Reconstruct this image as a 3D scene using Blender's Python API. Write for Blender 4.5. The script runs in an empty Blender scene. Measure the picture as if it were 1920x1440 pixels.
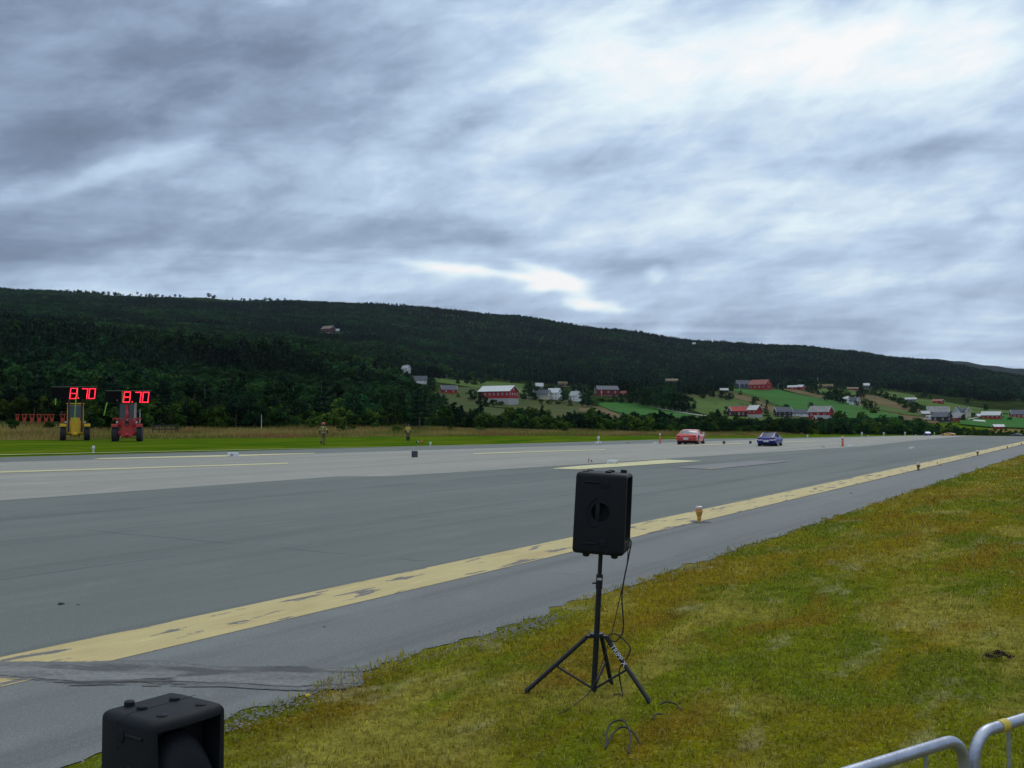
import bpy, bmesh, math, random
import numpy as np
from mathutils import Vector, Matrix
R = math.radians
random.seed(7)
rng = np.random.default_rng(7)
sc = bpy.context.scene
# ------------------------------------------------------------------ camera
F = 1867.0; PITCH = math.atan(69 / F); CH = 2.0
cd = bpy.data.cameras.new('camera'); cam = bpy.data.objects.new('camera', cd)
sc.collection.objects.link(cam); sc.camera = cam
cd.sensor_width = 36; cd.lens = 36 * F / 1920; cd.clip_start = 0.05; cd.clip_end = 20000
cam.location = (0, 0, CH); cam.rotation_euler = (R(90) + PITCH, 0, 0)
# ------------------------------------------------------------------ sun, exposure
SUN_EL, SUN_AZ = 48, 25            # azimuth clockwise from +Y
sl = bpy.data.lights.new('sun', 'SUN'); so = bpy.data.objects.new('sun', sl)
sc.collection.objects.link(so); sl.energy = 0.75; sl.angle = R(28); sl.color = (1.0, .96, .9)
so.rotation_euler = (R(90 - SUN_EL), 0, R(180 - SUN_AZ))
sc.view_settings.view_transform = 'Standard'; sc.view_settings.look = 'None'
sc.view_settings.exposure = 0.0; sc.view_settings.gamma = 1.0
sc.cycles.max_bounces = 6; sc.cycles.diffuse_bounces = 3; sc.cycles.transparent_max_bounces = 12
sc.cycles.volume_bounces = 0; sc.cycles.use_denoising = True
# ------------------------------------------------------------------ node helpers
class NT:
    def __init__(s, nt): s.nt = nt; nt.nodes.clear()
    def n(s, t, **k):
        nd = s.nt.nodes.new(t)
        for a, b in k.items(): setattr(nd, a, b)
        return nd
    def put(s, sock, v):
        if isinstance(v, bpy.types.NodeSocket): s.nt.links.new(v, sock)
        elif v is not None:
            if sock.type == 'RGBA' and len(v) == 3: v = (*v, 1)
            sock.default_value = v
    def m(s, op, a, b=None, c=None, clamp=False):
        nd = s.n('ShaderNodeMath', operation=op, use_clamp=clamp)
        s.put(nd.inputs[0], a)
        if b is not None: s.put(nd.inputs[1], b)
        if c is not None: s.put(nd.inputs[2], c)
        return nd.outputs[0]
    def ss(s, x, a, b, lo=0., hi=1.):
        nd = s.n('ShaderNodeMapRange', interpolation_type='SMOOTHSTEP')
        for i, v in enumerate((x, a, b, lo, hi)): s.put(nd.inputs[i], v)
        return nd.outputs[0]
    def noise(s, vec, scale, detail=4, rough=.55, dist=0., w=None):
        nd = s.n('ShaderNodeTexNoise')
        if w is not None: nd.noise_dimensions = '4D'; nd.inputs['W'].default_value = w
        s.put(nd.inputs['Vector'], vec); nd.inputs['Scale'].default_value = scale
        nd.inputs['Detail'].default_value = detail; nd.inputs['Roughness'].default_value = rough
        nd.inputs['Distortion'].default_value = dist
        return nd.outputs[0]
    def mapping(s, vec, loc=(0,0,0), rot=(0,0,0), scale=(1,1,1)):
        nd = s.n('ShaderNodeMapping'); s.put(nd.inputs[0], vec)
        nd.inputs[1].default_value = loc; nd.inputs[2].default_value = rot; nd.inputs[3].default_value = scale
        return nd.outputs[0]
    def mix(s, f, a, b, bt='MIX'):
        nd = s.n('ShaderNodeMix', data_type='RGBA', blend_type=bt)
        s.put(nd.inputs[0], f); s.put(nd.inputs[6], a); s.put(nd.inputs[7], b)
        return nd.outputs[2]
    def ramp(s, f, stops):
        nd = s.n('ShaderNodeValToRGB'); s.put(nd.inputs[0], f); e = nd.color_ramp.elements
        while len(e) < len(stops): e.new(0.5)
        for i, (p, c) in enumerate(stops): e[i].position = p; e[i].color = (*c, 1)
        return nd.outputs[0]
    def sep(s, v):
        nd = s.n('ShaderNodeSeparateXYZ'); s.put(nd.inputs[0], v); return nd.outputs
    def comb(s, x, y, z):
        nd = s.n('ShaderNodeCombineXYZ')
        for i, v in enumerate((x, y, z)): s.put(nd.inputs[i], v)
        return nd.outputs[0]
RUN_AZ = math.atan((2113 - 960) / F)
RUN_ROT = RUN_AZ - math.pi / 2
# ------------------------------------------------------------------ world: overcast sky
w = bpy.data.worlds.new('World'); sc.world = w; w.use_nodes = True
t = NT(w.node_tree)
sky = t.n('ShaderNodeTexSky', sky_type='NISHITA'); sky.sun_disc = False
sky.sun_elevation = R(SUN_EL); sky.sun_rotation = R(SUN_AZ); sky.air_density = 1.2; sky.dust_density = 2
D = t.n('ShaderNodeTexCoord').outputs['Generated']
x, y, z = t.sep(D)
zz = t.m('MAXIMUM', z, 0.0)
den = t.m('ADD', zz, 0.055)
P = t.comb(t.m('DIVIDE', x, den), t.m('DIVIDE', y, den), 0.0)
warp = t.n('ShaderNodeTexNoise'); t.put(warp.inputs['Vector'], P); warp.inputs['Scale'].default_value = .6; warp.inputs['Detail'].default_value = 3
wv = t.n('ShaderNodeVectorMath', operation='MULTIPLY_ADD'); t.put(wv.inputs[0], warp.outputs['Color']); wv.inputs[1].default_value = (1.0,1.0,0); t.put(wv.inputs[2], P)
PW = wv.outputs[0]
# cloud streets run from the far left towards the right
Ps = t.mapping(PW, rot=(0,0,R(-28)), scale=(.5, 1.1, 1))
n1 = t.noise(Ps, .55, 5, .55, .5)
Ps2 = t.mapping(PW, loc=(3.1,1.7,0), rot=(0,0,R(-28)), scale=(.55, 1.2, 1))
n2 = t.noise(Ps2, 1.6, 8, .62, .3)
Pd = t.mapping(t.mapping(D, rot=(0, .24, 0)), scale=(1, 1, 2.5))
n3 = t.noise(Pd, 5.0, 8, .6, .35)
n4 = t.noise(Pd, 13.0, 6, .6, .3)
n5 = t.noise(t.mapping(D, loc=(5,2,1), scale=(1,1,2)), 3.6, 4, .55, .3); n6 = t.noise(t.mapping(D, loc=(1,7,3), scale=(1,1,2)), 3.2, 4, .55, .3)
def lobe(px, py, sx, sy, ang=0.0):
    """soft patch of sky round the direction of a point; widths in degrees-like units"""
    X = t.m('DIVIDE', x, t.m('MAXIMUM', y, .05)); Z = t.m('DIVIDE', z, t.m('MAXIMUM', y, .05))
    X = t.m('MULTIPLY_ADD', t.m('SUBTRACT', n6, .5), .28, X); Z = t.m('MULTIPLY_ADD', t.m('SUBTRACT', n5, .5), .12, Z)
    dx = t.m('SUBTRACT', X, (px - 960) / F); dz = t.m('SUBTRACT', Z, (789 - py) / F)
    c, s_ = math.cos(ang), math.sin(ang)
    a = t.m('DIVIDE', t.m('ADD', t.m('MULTIPLY', dx, c), t.m('MULTIPLY', dz, s_)), sx / F)
    b = t.m('DIVIDE', t.m('SUBTRACT', t.m('MULTIPLY', dz, c), t.m('MULTIPLY', dx, s_)), sy / F)
    q = t.m('ADD', t.m('MULTIPLY', a, a), t.m('MULTIPLY', b, b))
    g = t.m('EXPONENT', t.m('MULTIPLY', q, -1.0))
    return t.m('MULTIPLY', g, t.m('GREATER_THAN', y, .05))
v = t.m('MULTIPLY_ADD', t.m('SUBTRACT', n1, .5), .7, .51)
v = t.m('MULTIPLY_ADD', t.m('SUBTRACT', n2, .5), .22, v)
v = t.m('MULTIPLY_ADD', t.m('SUBTRACT', n3, .5), .62, v)
v = t.m('MULTIPLY_ADD', t.m('SUBTRACT', n4, .5), .40, v)
for (px, py, sx, sy, an, amp) in [
    (1550, 200, 700, 380, .1, .11), (1650, 480, 420, 160, 0, .05), (950, 330, 420, 160, .2, .05), (60, 90, 420, 240, .3, -.17), (620, 90, 420, 80, .3, -.12), (60, 260, 200, 60, .5, -.12), (190, 285, 210, 26, .5, .20),
    (450, 390, 480, 70, .1, -.07), (1300, 60, 420, 110, .05, .36), (1750, 60, 260, 130, 0, .26), (1020, 80, 130, 26, .3, .12),
    (1000, 250, 420, 60, .25, .10), (820, 450, 260, 34, .05, -.18), (1150, 490, 160, 26, -.05, -.12), (200, 455, 260, 25, .1, -.06),
    (1000, 530, 60, 22, -.3, .45), (830, 522, 110, 12, -.12, .33), (1050, 568, 70, 14, 0, .34), (930, 540, 26, 12, .4, .25), (1165, 497, 26, 13, .5, .15),
    (1700, 275, 260, 22, .1, -.14), (1600, 380, 400, 50, .05, .08), (1805, 405, 34, 20, .2, -.14), (1350, 560, 500, 40, 0, -.05),
    (1700, 600, 400, 60, .0, .06), (1120, 300, 60, 22, .1, -.06), (1750, 500, 220, 24, .5, .08)]:
    v = t.m('MULTIPLY_ADD', lobe(px, py, sx, sy, an), amp, v)
col = t.ramp(v, [(0.0, (.13,.165,.235)), (.25, (.20,.265,.385)), (.45, (.335,.435,.60)), (.62, (.52,.67,.86)), (.8, (.80,.93,1.0)), (.95, (1.0,1.0,1.0))])
col = t.mix(t.ss(z, .38, .7), col, t.mix(.65, col, (.62,.62,.57)))
up = t.ss(z, .42, .95, 1.0, 1.95)           # an overcast sky is brightest overhead
cl = t.n('ShaderNodeVectorMath', operation='SCALE'); t.put(cl.inputs[0], col); t.put(cl.inputs['Scale'], up)
b1 = t.n('ShaderNodeBackground'); t.put(b1.inputs[0], sky.outputs[0]); b1.inputs[1].default_value = .06
b2 = t.n('ShaderNodeBackground'); t.put(b2.inputs[0], cl.outputs[0]); b2.inputs[1].default_value = 1.0
mx = t.n('ShaderNodeMixShader'); mx.inputs[0].default_value = .93
t.nt.links.new(b1.outputs[0], mx.inputs[1]); t.nt.links.new(b2.outputs[0], mx.inputs[2])
wo = t.n('ShaderNodeOutputWorld'); t.nt.links.new(mx.outputs[0], wo.inputs[0])
w.cycles.sampling_method = 'MANUAL'; w.cycles.sample_map_resolution = 512
# ------------------------------------------------------------------ terrain function
SA, CA = math.sin(RUN_AZ), math.cos(RUN_AZ)
def uv(x, y): return x * SA + y * CA, -x * CA + y * SA
def xy(u, v): return u * SA - v * CA, u * CA + v * SA
def sst(a, b, x): q = np.clip((x - a) / (b - a), 0, 1); return q * q * (3 - 2 * q)
KX = np.array([-400, 0, 300, 500, 700, 800, 950, 1150, 1300, 1500, 1700, 1920, 2300.])
KR = np.array([120, 250, 400, 560, 850, 1150, 1800, 2500, 3400.])
KY = np.array([
 [800, 770, 690, 625, 612, 598, 570, 545, 560],
 [800, 768, 685, 625, 618, 602, 568, 546, 560],
 [805, 778, 705, 655, 645, 625, 585, 556, 570],
 [807, 787, 725, 673, 660, 640, 600, 566, 580],
 [808, 796, 752, 712, 685, 660, 612, 573, 590],
 [809, 800, 775, 745, 712, 685, 635, 580, 600],
 [810, 803, 788, 758, 730, 703, 652, 595, 615],
 [811, 806, 795, 770, 737, 716, 672, 622, 640],
 [812, 808, 799, 777, 744, 724, 684, 642, 660],
 [814, 812, 803, 785, 750, 730, 694, 653, 668],
 [816, 816, 810, 792, 759, 740, 708, 676, 690],
 [819, 819, 815, 802, 777, 752, 728, 710, 720],
 [820, 820, 815, 806, 792, 775, 760, 750, 755.]])
def hnoise(x, y):
    return (np.sin(x*.013+1.3)*np.cos(y*.017-.4) + .5*np.sin(x*.031-y*.027+2.) + .35*np.cos(x*.057+y*.049))
def H(x, y):
    x = np.asarray(x, float); y = np.asarray(y, float)
    r = np.hypot(x, y) + 1e-6; az = np.arctan2(x, y)
    u, v = uv(x, y)
    Dp = np.interp(u, [-1e4, 20, 40, 90, 135, 250, 330, 500, 1e4], [0, 0, .12, .42, .65, 2.15, 2.85, 4.2, 4.2])
    S = sst(22, 54, v); S = S + (1 - S) * sst(110, 250, u)
    flat = -Dp * S + .22 * sst(54.6, 62, v) - .03 * sst(5.3, 4.2, v)
    pxx = 960 + F * np.tan(np.clip(az, -1.2, 1.2))
    pxc = np.clip(pxx, KX[0], KX[-1])
    i = np.clip(np.searchsorted(KX, pxc) - 1, 0, len(KX) - 2); fx = (pxc - KX[i]) / (KX[i+1] - KX[i]); fx = fx*fx*(3-2*fx)*.5 + fx*.5
    rc = np.clip(r, KR[0], KR[-1])
    j = np.clip(np.searchsorted(KR, rc) - 1, 0, len(KR) - 2); fr = (rc - KR[j]) / (KR[j+1] - KR[j])
    fr = fr*.6 + .4*fr*fr*(3-2*fr)
    yy = (KY[i, j]*(1-fx) + KY[i+1, j]*fx)*(1-fr) + (KY[i, j+1]*(1-fx) + KY[i+1, j+1]*fx)*fr
    elev = (789 - yy) / F * np.cos(np.clip(az, -.6, .62))
    hz = CH + r * elev + hnoise(x, y) * np.clip((r - 250) / 500, 0, 1) * 2.2
    # hills fade out towards the sides and behind
    side = sst(R(75), R(45), np.abs(az))
    hz = hz * side + (1 - side) * 0.0
    a = np.interp(pxx, [0, 700, 1500, 1920], [128, 135, 300, 335]); b = np.interp(pxx, [0, 700, 1500, 1920], [200, 210, 380, 420])
    q = sst(0, 1, (r - a) / (b - a))
    return flat * (1 - q) + hz * q
def ray(px, py):
    X = (px - 960) / F; U = (720 - py) / F
    return np.array([X, math.cos(PITCH) - U * math.sin(PITCH), math.sin(PITCH) + U * math.cos(PITCH)])
RS = np.concatenate([np.arange(1, 60, .05), np.geomspace(60, 3600, 3000)])
def at(px, py, rmin=0.):
    """ground point seen at a pixel of the 1920x1440 photograph (metres, world)"""
    d = ray(px, py); d = d / math.hypot(d[0], d[1])
    rs = RS[RS >= rmin]
    zt = CH + rs * d[2]; h = H(rs * d[0], rs * d[1])
    k = np.nonzero(h >= zt)[0]
    if len(k) == 0: k = [int(np.argmin(zt - h))]
    k = int(k[0])
    if k > 0:
        a0 = zt[k-1] - h[k-1]; a1 = zt[k] - h[k]; f = a0 / (a0 - a1) if a0 != a1 else 0; r = rs[k-1] + (rs[k] - rs[k-1]) * min(max(f,0),1)
    else: r = rs[0]
    return Vector((r * d[0], r * d[1], float(H(r * d[0], r * d[1]))))
def project(x, y, z):
    c, s_ = math.cos(PITCH), math.sin(PITCH); zz = np.asarray(z) - CH
    dep = np.asarray(y) * c + zz * s_; upv = -np.asarray(y) * s_ + zz * c
    return 960 + F * np.asarray(x) / dep, 720 - F * upv / dep, dep
# ------------------------------------------------------------------ object helpers
def tag(o, label=None, cat=None, group=None, kind=None):
    if label: o['label'] = label
    if cat: o['category'] = cat
    if group: o['group'] = group
    if kind: o['kind'] = kind
    return o
def empty(name, loc=(0,0,0), rz=0., label=None, cat=None, group=None):
    o = bpy.data.objects.new(name, None); sc.collection.objects.link(o)
    o.location = loc; o.rotation_euler = (0, 0, rz); o.empty_display_size = .2
    return tag(o, label, cat, group)
def npmesh(name, V, Fc, mat=None, smooth=False, attrs=None):
    me = bpy.data.meshes.new(name); me.from_pydata(V, [], Fc)
    if mat: me.materials.append(mat)
    if smooth: me.polygons.foreach_set('use_smooth', [True] * len(me.polygons))
    me.update(); return me
def fastmesh(name, V, Fq, mat=None, smooth=False):
    """V (n,3) array, Fq (m,k) int array with constant k"""
    me = bpy.data.meshes.new(name); V = np.asarray(V, np.float32); Fq = np.asarray(Fq, np.int32); m, k = Fq.shape
    me.vertices.add(len(V)); me.vertices.foreach_set('co', V.ravel())
    me.loops.add(m * k); me.loops.foreach_set('vertex_index', Fq.ravel())
    me.polygons.add(m); me.polygons.foreach_set('loop_start', np.arange(0, m * k, k, dtype=np.int32))
    if smooth: me.polygons.foreach_set('use_smooth', np.ones(m, bool))
    if mat: me.materials.append(mat)
    me.update(calc_edges=True); return me
def link(name, me, parent=None, loc=None):
    o = bpy.data.objects.new(name, me); sc.collection.objects.link(o)
    if parent is not None: o.parent = parent
    if loc is not None: o.location = loc
    return o
class MB:
    """collects shapes, then links them as one mesh object"""
    def __init__(s): s.v = []; s.f = []; s.M = Matrix.Identity(4)
    def add(s, V, Fc):
        b = len(s.v); s.v += [tuple(s.M @ Vector(p)) for p in V]; s.f += [tuple(b + i for i in f) for f in Fc]; return s
    def box(s, c, d, rot=None, bev=0.):
        bm = bmesh.new(); bmesh.ops.create_cube(bm, size=1)
        for q in bm.verts: q.co = Vector((q.co.x*d[0], q.co.y*d[1], q.co.z*d[2]))
        if bev: bmesh.ops.bevel(bm, geom=bm.edges[:], offset=bev, segments=2, affect='EDGES', profile=.5)
        m = Matrix.Translation(c)
        if rot: m = m @ Matrix.Rotation(rot[2],4,'Z') @ Matrix.Rotation(rot[1],4,'Y') @ Matrix.Rotation(rot[0],4,'X')
        bm.verts.ensure_lookup_table()
        s.add([m @ q.co for q in bm.verts], [[q.index for q in f.verts] for f in bm.faces]); bm.free(); return s
    def tube(s, pts, r, n=10, cap=True):
        pts = [Vector(p) for p in pts]; rr = r if isinstance(r, (list, tuple)) else [r] * len(pts)
        V = []; prev = None
        for i, p in enumerate(pts):
            tn = (pts[min(i+1, len(pts)-1)] - pts[max(i-1, 0)]).normalized()
            if prev is None: a = tn.orthogonal().normalized()
            else: a = (prev - tn * prev.dot(tn)); a = a.normalized() if a.length > 1e-6 else tn.orthogonal().normalized()
            prev = a; b = tn.cross(a)
            V += [p + (a * math.cos(2*math.pi*k/n) + b * math.sin(2*math.pi*k/n)) * rr[i] for k in range(n)]
        Fc = [[i*n+k, i*n+(k+1) % n, (i+1)*n+(k+1) % n, (i+1)*n+k] for i in range(len(pts)-1) for k in range(n)]
        if cap: Fc += [list(range(n))[::-1], [(len(pts)-1)*n+k for k in range(n)]]
        return s.add(V, Fc)
    def lathe(s, prof, n=24, c=(0,0,0), axis='Z'):
        V = []; c = Vector(c)
        for (r, h) in prof:
            for k in range(n):
                a = 2*math.pi*k/n; q = (r*math.cos(a), r*math.sin(a), h)
                if axis == 'X': q = (q[2], q[0], q[1])
                if axis == 'Y': q = (q[0], q[2], q[1])
                V.append(Vector(q) + c)
        Fc = [[i*n+k, i*n+(k+1) % n, (i+1)*n+(k+1) % n, (i+1)*n+k] for i in range(len(prof)-1) for k in range(n)]
        Fc += [list(range(n))[::-1], [(len(prof)-1)*n+k for k in range(n)]]
        return s.add(V, Fc)
    def ball(s, c, r, n=12, m=8):
        rx, ry, rz = r if isinstance(r, (tuple, list)) else (r, r, r)
        V = []; 
        for i in range(1, m):
            a = math.pi*i/m
            for k in range(n): V.append((c[0]+rx*math.sin(a)*math.cos(2*math.pi*k/n), c[1]+ry*math.sin(a)*math.sin(2*math.pi*k/n), c[2]+rz*math.cos(a)))
        V += [(c[0], c[1], c[2]+rz), (c[0], c[1], c[2]-rz)]; T = len(V)-2
        Fc = [[i*n+k, i*n+(k+1) % n, (i+1)*n+(k+1) % n, (i+1)*n+k][::-1] for i in range(m-2) for k in range(n)]
        Fc += [[T, k, (k+1) % n] for k in range(n)] + [[T+1, (m-2)*n+(k+1) % n, (m-2)*n+k] for k in range(n)]
        return s.add(V, Fc)
    def prism(s, poly, y0, y1, plane='XZ'):
        n = len(poly)
        f = {'XZ': lambda a, b, h: (a, h, b), 'XY': lambda a, b, h: (a, b, h), 'YZ': lambda a, b, h: (h, a, b)}[plane]
        V = [f(a, b, y0) for a, b in poly] + [f(a, b, y1) for a, b in poly]
        Fc = [list(range(n))[::-1], [n+k for k in range(n)]] + [[k, (k+1) % n, n+(k+1) % n, n+k] for k in range(n)]
        return s.add(V, Fc)
    def mesh(s, name, mat, smooth=False):
        me = npmesh(name, s.v, s.f, mat, smooth)
        bm = bmesh.new(); bm.from_mesh(me); bmesh.ops.recalc_face_normals(bm, faces=bm.faces); bm.to_mesh(me); bm.free()
        if smooth:
            try: me.set_sharp_from_angle(angle=R(40))
            except Exception: pass
        return me
    def build(s, name, mat, parent=None, smooth=False, loc=None): return link(name, s.mesh(name, mat, smooth), parent, loc)
def copy_tree(o, parent=None):
    c = o.copy(); sc.collection.objects.link(c); c.parent = parent
    for ch in list(o.children): copy_tree(ch, c)
    return c
def catmull(P, n=8):
    P = [Vector(p) for p in P]; Q = [P[0]] + P + [P[-1]]; out = []
    for i in range(1, len(Q)-2):
        a, b, c, d = Q[i-1:i+3]
        for k in range(n):
            q = k / n; out.append(.5*((2*b)+(c-a)*q+(2*a-5*b+4*c-d)*q*q+(3*b-a-3*c+d)*q**3))
    return out + [P[-1]]
def bake(o):
    """apply modifiers"""
    bpy.context.view_layer.update(); dg = bpy.context.evaluated_depsgraph_get(); me = bpy.data.meshes.new_from_object(o.evaluated_get(dg)); o.modifiers.clear(); o.data = me; return o
def cut(o, mbs):
    for mb in mbs:
        c = mb.build('cutter', None, o.parent); m = o.modifiers.new('b', 'BOOLEAN'); m.operation = 'DIFFERENCE'; m.object = c; m.solver = 'EXACT'
        bake(o); bpy.data.objects.remove(c)
    return o
def skin(name, joints, edges, mat, parent=None, root=0, sub=2):
    """continuous body from joints {key:(pos, radius)}"""
    ks = list(joints); V = [joints[k][0] for k in ks]; E = [(ks.index(a), ks.index(b)) for a, b in edges]
    me = bpy.data.meshes.new(name); me.from_pydata(V, E, []); o = link(name, me, parent)
    md = o.modifiers.new('s', 'SKIN'); md.use_smooth_shade = True
    for i, k in enumerate(ks):
        r = joints[k][1]; r = r if isinstance(r, tuple) else (r, r)
        me.skin_vertices[0].data[i].radius = r; me.skin_vertices[0].data[i].use_root = (i == root)
    o.modifiers.new('d', 'SUBSURF').levels = sub
    bake(o); o.data.materials.clear(); o.data.materials.append(mat); return o
# ------------------------------------------------------------------ materials
def pm(name, c1, c2=None, scale=5., rough=.7, bump=0., metal=0., detail=4, spec=.5, stretch=(1,1,1), rnd=0., bscale=None, bdist=.02, sub=None, em=None, coat=0.):
    m = bpy.data.materials.new(name); m.use_nodes = True; t = NT(m.node_tree)
    out = t.n('ShaderNodeOutputMaterial'); b = t.n('ShaderNodeBsdfPrincipled'); t.nt.links.new(b.outputs[0], out.inputs[0])
    o = t.n('ShaderNodeTexCoord').outputs['Object']; o = t.mapping(o, scale=stretch)
    nz = t.noise(o, scale, detail, .6)
    col = t.mix(t.ss(nz, .3, .7), c1, c2 or tuple(q * .78 for q in c1))
    if rnd:
        oi = t.n('ShaderNodeObjectInfo').outputs['Random']
        hs = t.n('ShaderNodeHueSaturation'); t.put(hs.inputs['Color'], col); t.put(hs.inputs['Value'], t.m('MULTIPLY_ADD', oi, rnd, 1 - rnd / 2)); col = hs.outputs[0]
    t.put(b.inputs['Base Color'], col); b.inputs['Roughness'].default_value = rough; b.inputs['Metallic'].default_value = metal
    b.inputs['Specular IOR Level'].default_value = spec; b.inputs['Coat Weight'].default_value = coat
    if bump:
        bp = t.n('ShaderNodeBump'); bp.inputs['Strength'].default_value = bump; bp.inputs['Distance'].default_value = bdist
        t.put(bp.inputs['Height'], t.noise(o, bscale or scale * 4, 4, .6)); t.nt.links.new(bp.outputs[0], b.inputs['Normal'])
    if em: b.inputs['Emission Color'].default_value = (*em[0], 1); b.inputs['Emission Strength'].default_value = em[1]
    return m
GQ = 1.0
HAZE = 0.000022
# ------------------------------------------------------------------ ground materials
def runpos(t):
    return t.mapping(t.n('ShaderNodeNewGeometry').outputs['Position'], rot=(0, 0, RUN_ROT))
def base_mat(name):
    m = bpy.data.materials.new(name); m.use_nodes = True; t = NT(m.node_tree)
    out = t.n('ShaderNodeOutputMaterial'); b = t.n('ShaderNodeBsdfPrincipled'); t.nt.links.new(b.outputs[0], out.inputs[0])
    return m, t, b, out
def grass_color(t, pos):
    return grass_color_(t, pos)
def grass_color_(t, pos):
    """dry olive, green and straw patches that the lawn sheet and its blades share"""
    big = t.noise(t.mapping(pos, scale=(.22,1,1)), .5, 4, .6, .3); mid = t.noise(t.mapping(pos, loc=(7,3,0), scale=(.4,1,1)), .8, 5, .6, .4); sm = t.noise(pos, 3.1, 4, .6)
    col = t.mix(t.ss(big, .42, .58), (.150,.190,.003), (.225,.175,.006))
    col = t.mix(t.m('MULTIPLY', t.ss(mid, .50, .60), .8), col, (.085,.150,.005))
    straw = t.noise(t.mapping(pos, loc=(-4,9,0), scale=(.4,1,1)), .75, 5, .6, .5)
    col = t.mix(t.m('MULTIPLY', t.ss(straw, .50, .62), .8), col, (.34,.30,.06))
    rust = t.noise(t.mapping(pos, loc=(14,-9,0), scale=(.35,1,1)), .9, 5, .6, .3)
    col = t.mix(t.m('MULTIPLY', t.ss(rust, .53, .64), .7), col, (.21,.11,.006))
    pale = t.noise(t.mapping(pos, loc=(3,-19,0), scale=(.5,1,1)), 1.5, 5, .65, .3)
    col = t.mix(t.m('MULTIPLY', t.ss(pale, .56, .68), .6), col, (.36,.35,.19))
    f1 = t.noise(pos, 14, 4, .7); f2 = t.noise(t.mapping(pos, loc=(8,1,0)), 42, 3, .7)
    col = t.mix(t.ss(f1, .35, .65, .55, 0.), col, (.045,.038,.006)); col = t.mix(t.ss(f2, .52, .68, 0., .5), col, (.42,.38,.13))
    return t.mix(t.ss(sm, .3, .75), t.mix(.35, col, (.03,.03,.003)), col)
# one sheet: verge lawn, rough ground and the hillside
M_ground, t, b, out = base_mat('ground_mat')
pos = runpos(t); u_, v_, z_ = t.sep(pos)
lawn = t.mix(.12, grass_color(t, pos), (.02,.018,.006))
mow = t.mix(t.ss(t.noise(t.mapping(pos, scale=(.25,1,1)), .35, 4, .6), .35, .68), (.034,.090,.004), (.10,.135,.010))
edge = t.ss(t.m('ADD', v_, t.m('MULTIPLY', t.noise(pos, .35, 3), 1.5)), 56.2, 54.9)
mow = t.mix(t.m('MULTIPLY', edge, .75), mow, (.17,.13,.05))
rough_ = t.mix(t.ss(t.noise(t.mapping(pos, scale=(.4,1,1)), .12, 5, .65), .35, .65), (.09,.07,.022), (.04,.06,.012))
wild = t.m('ADD', v_, t.m('MULTIPLY', t.noise(pos, .08, 3), 10))
farf = t.m('MULTIPLY', t.m('SUBTRACT', u_, 10), .16)
nearv = t.m('SUBTRACT', wild, t.m('SUBTRACT', 116.0, t.m('MINIMUM', farf, 22.0)))
veg = t.mix(t.ss(nearv, 0., 3.), mow, rough_)
forest = t.mix(t.ss(t.noise(pos, .05, 5, .6), .35, .65), (.012,.022,.008), (.03,.045,.012))
dist = t.n('ShaderNodeVectorMath', operation='LENGTH'); t.put(dist.inputs[0], t.mapping(t.n('ShaderNodeNewGeometry').outputs['Position'], scale=(1,1,0)))
veg = t.mix(t.ss(t.m('ADD', z_, t.m('MULTIPLY', t.noise(pos, .02, 3), 1.5)), .9, 3.), veg, forest)
col = t.mix(t.ss(v_, 20., 26.), lawn, veg)
t.put(b.inputs['Base Color'], col); b.inputs['Roughness'].default_value = 1.0; b.inputs['Specular IOR Level'].default_value = .0
bp = t.n('ShaderNodeBump'); bp.inputs['Strength'].default_value = .6; bp.inputs['Distance'].default_value = .05
t.put(bp.inputs['Height'], t.noise(pos, 9, 5, .7)); t.nt.links.new(bp.outputs[0], b.inputs['Normal'])
azs = np.concatenate([np.arange(-180, -36, 4.), np.arange(-36, 42, .22), np.arange(42, 180.1, 4.)])
azs = np.unique(np.clip(azs, -180, 180)); azs = azs[:-1] if azs[-1] >= 180 else azs
rads = np.concatenate([[.02], np.geomspace(1.2, 3600, 270), [4500, 6500, 9000]])
A, RR = np.meshgrid(np.radians(azs), rads); X = RR*np.sin(A); Y = RR*np.cos(A); Z = H(X, Y)
far = np.clip((RR - 3400) / 1200, 0, 1); Z = Z * (1 - far) + far * -5
na = len(azs); idx = np.arange(len(rads) * na).reshape(len(rads), na)
nx = np.roll(idx, -1, axis=1)
Fq = np.stack([idx[:-1], idx[1:], nx[1:], nx[:-1]], -1).reshape(-1, 4)[:, ::-1]
g = link('ground', fastmesh('ground', np.stack([X, Y, Z], -1).reshape(-1, 3), Fq, M_ground, True)); tag(g, kind='structure')
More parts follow.
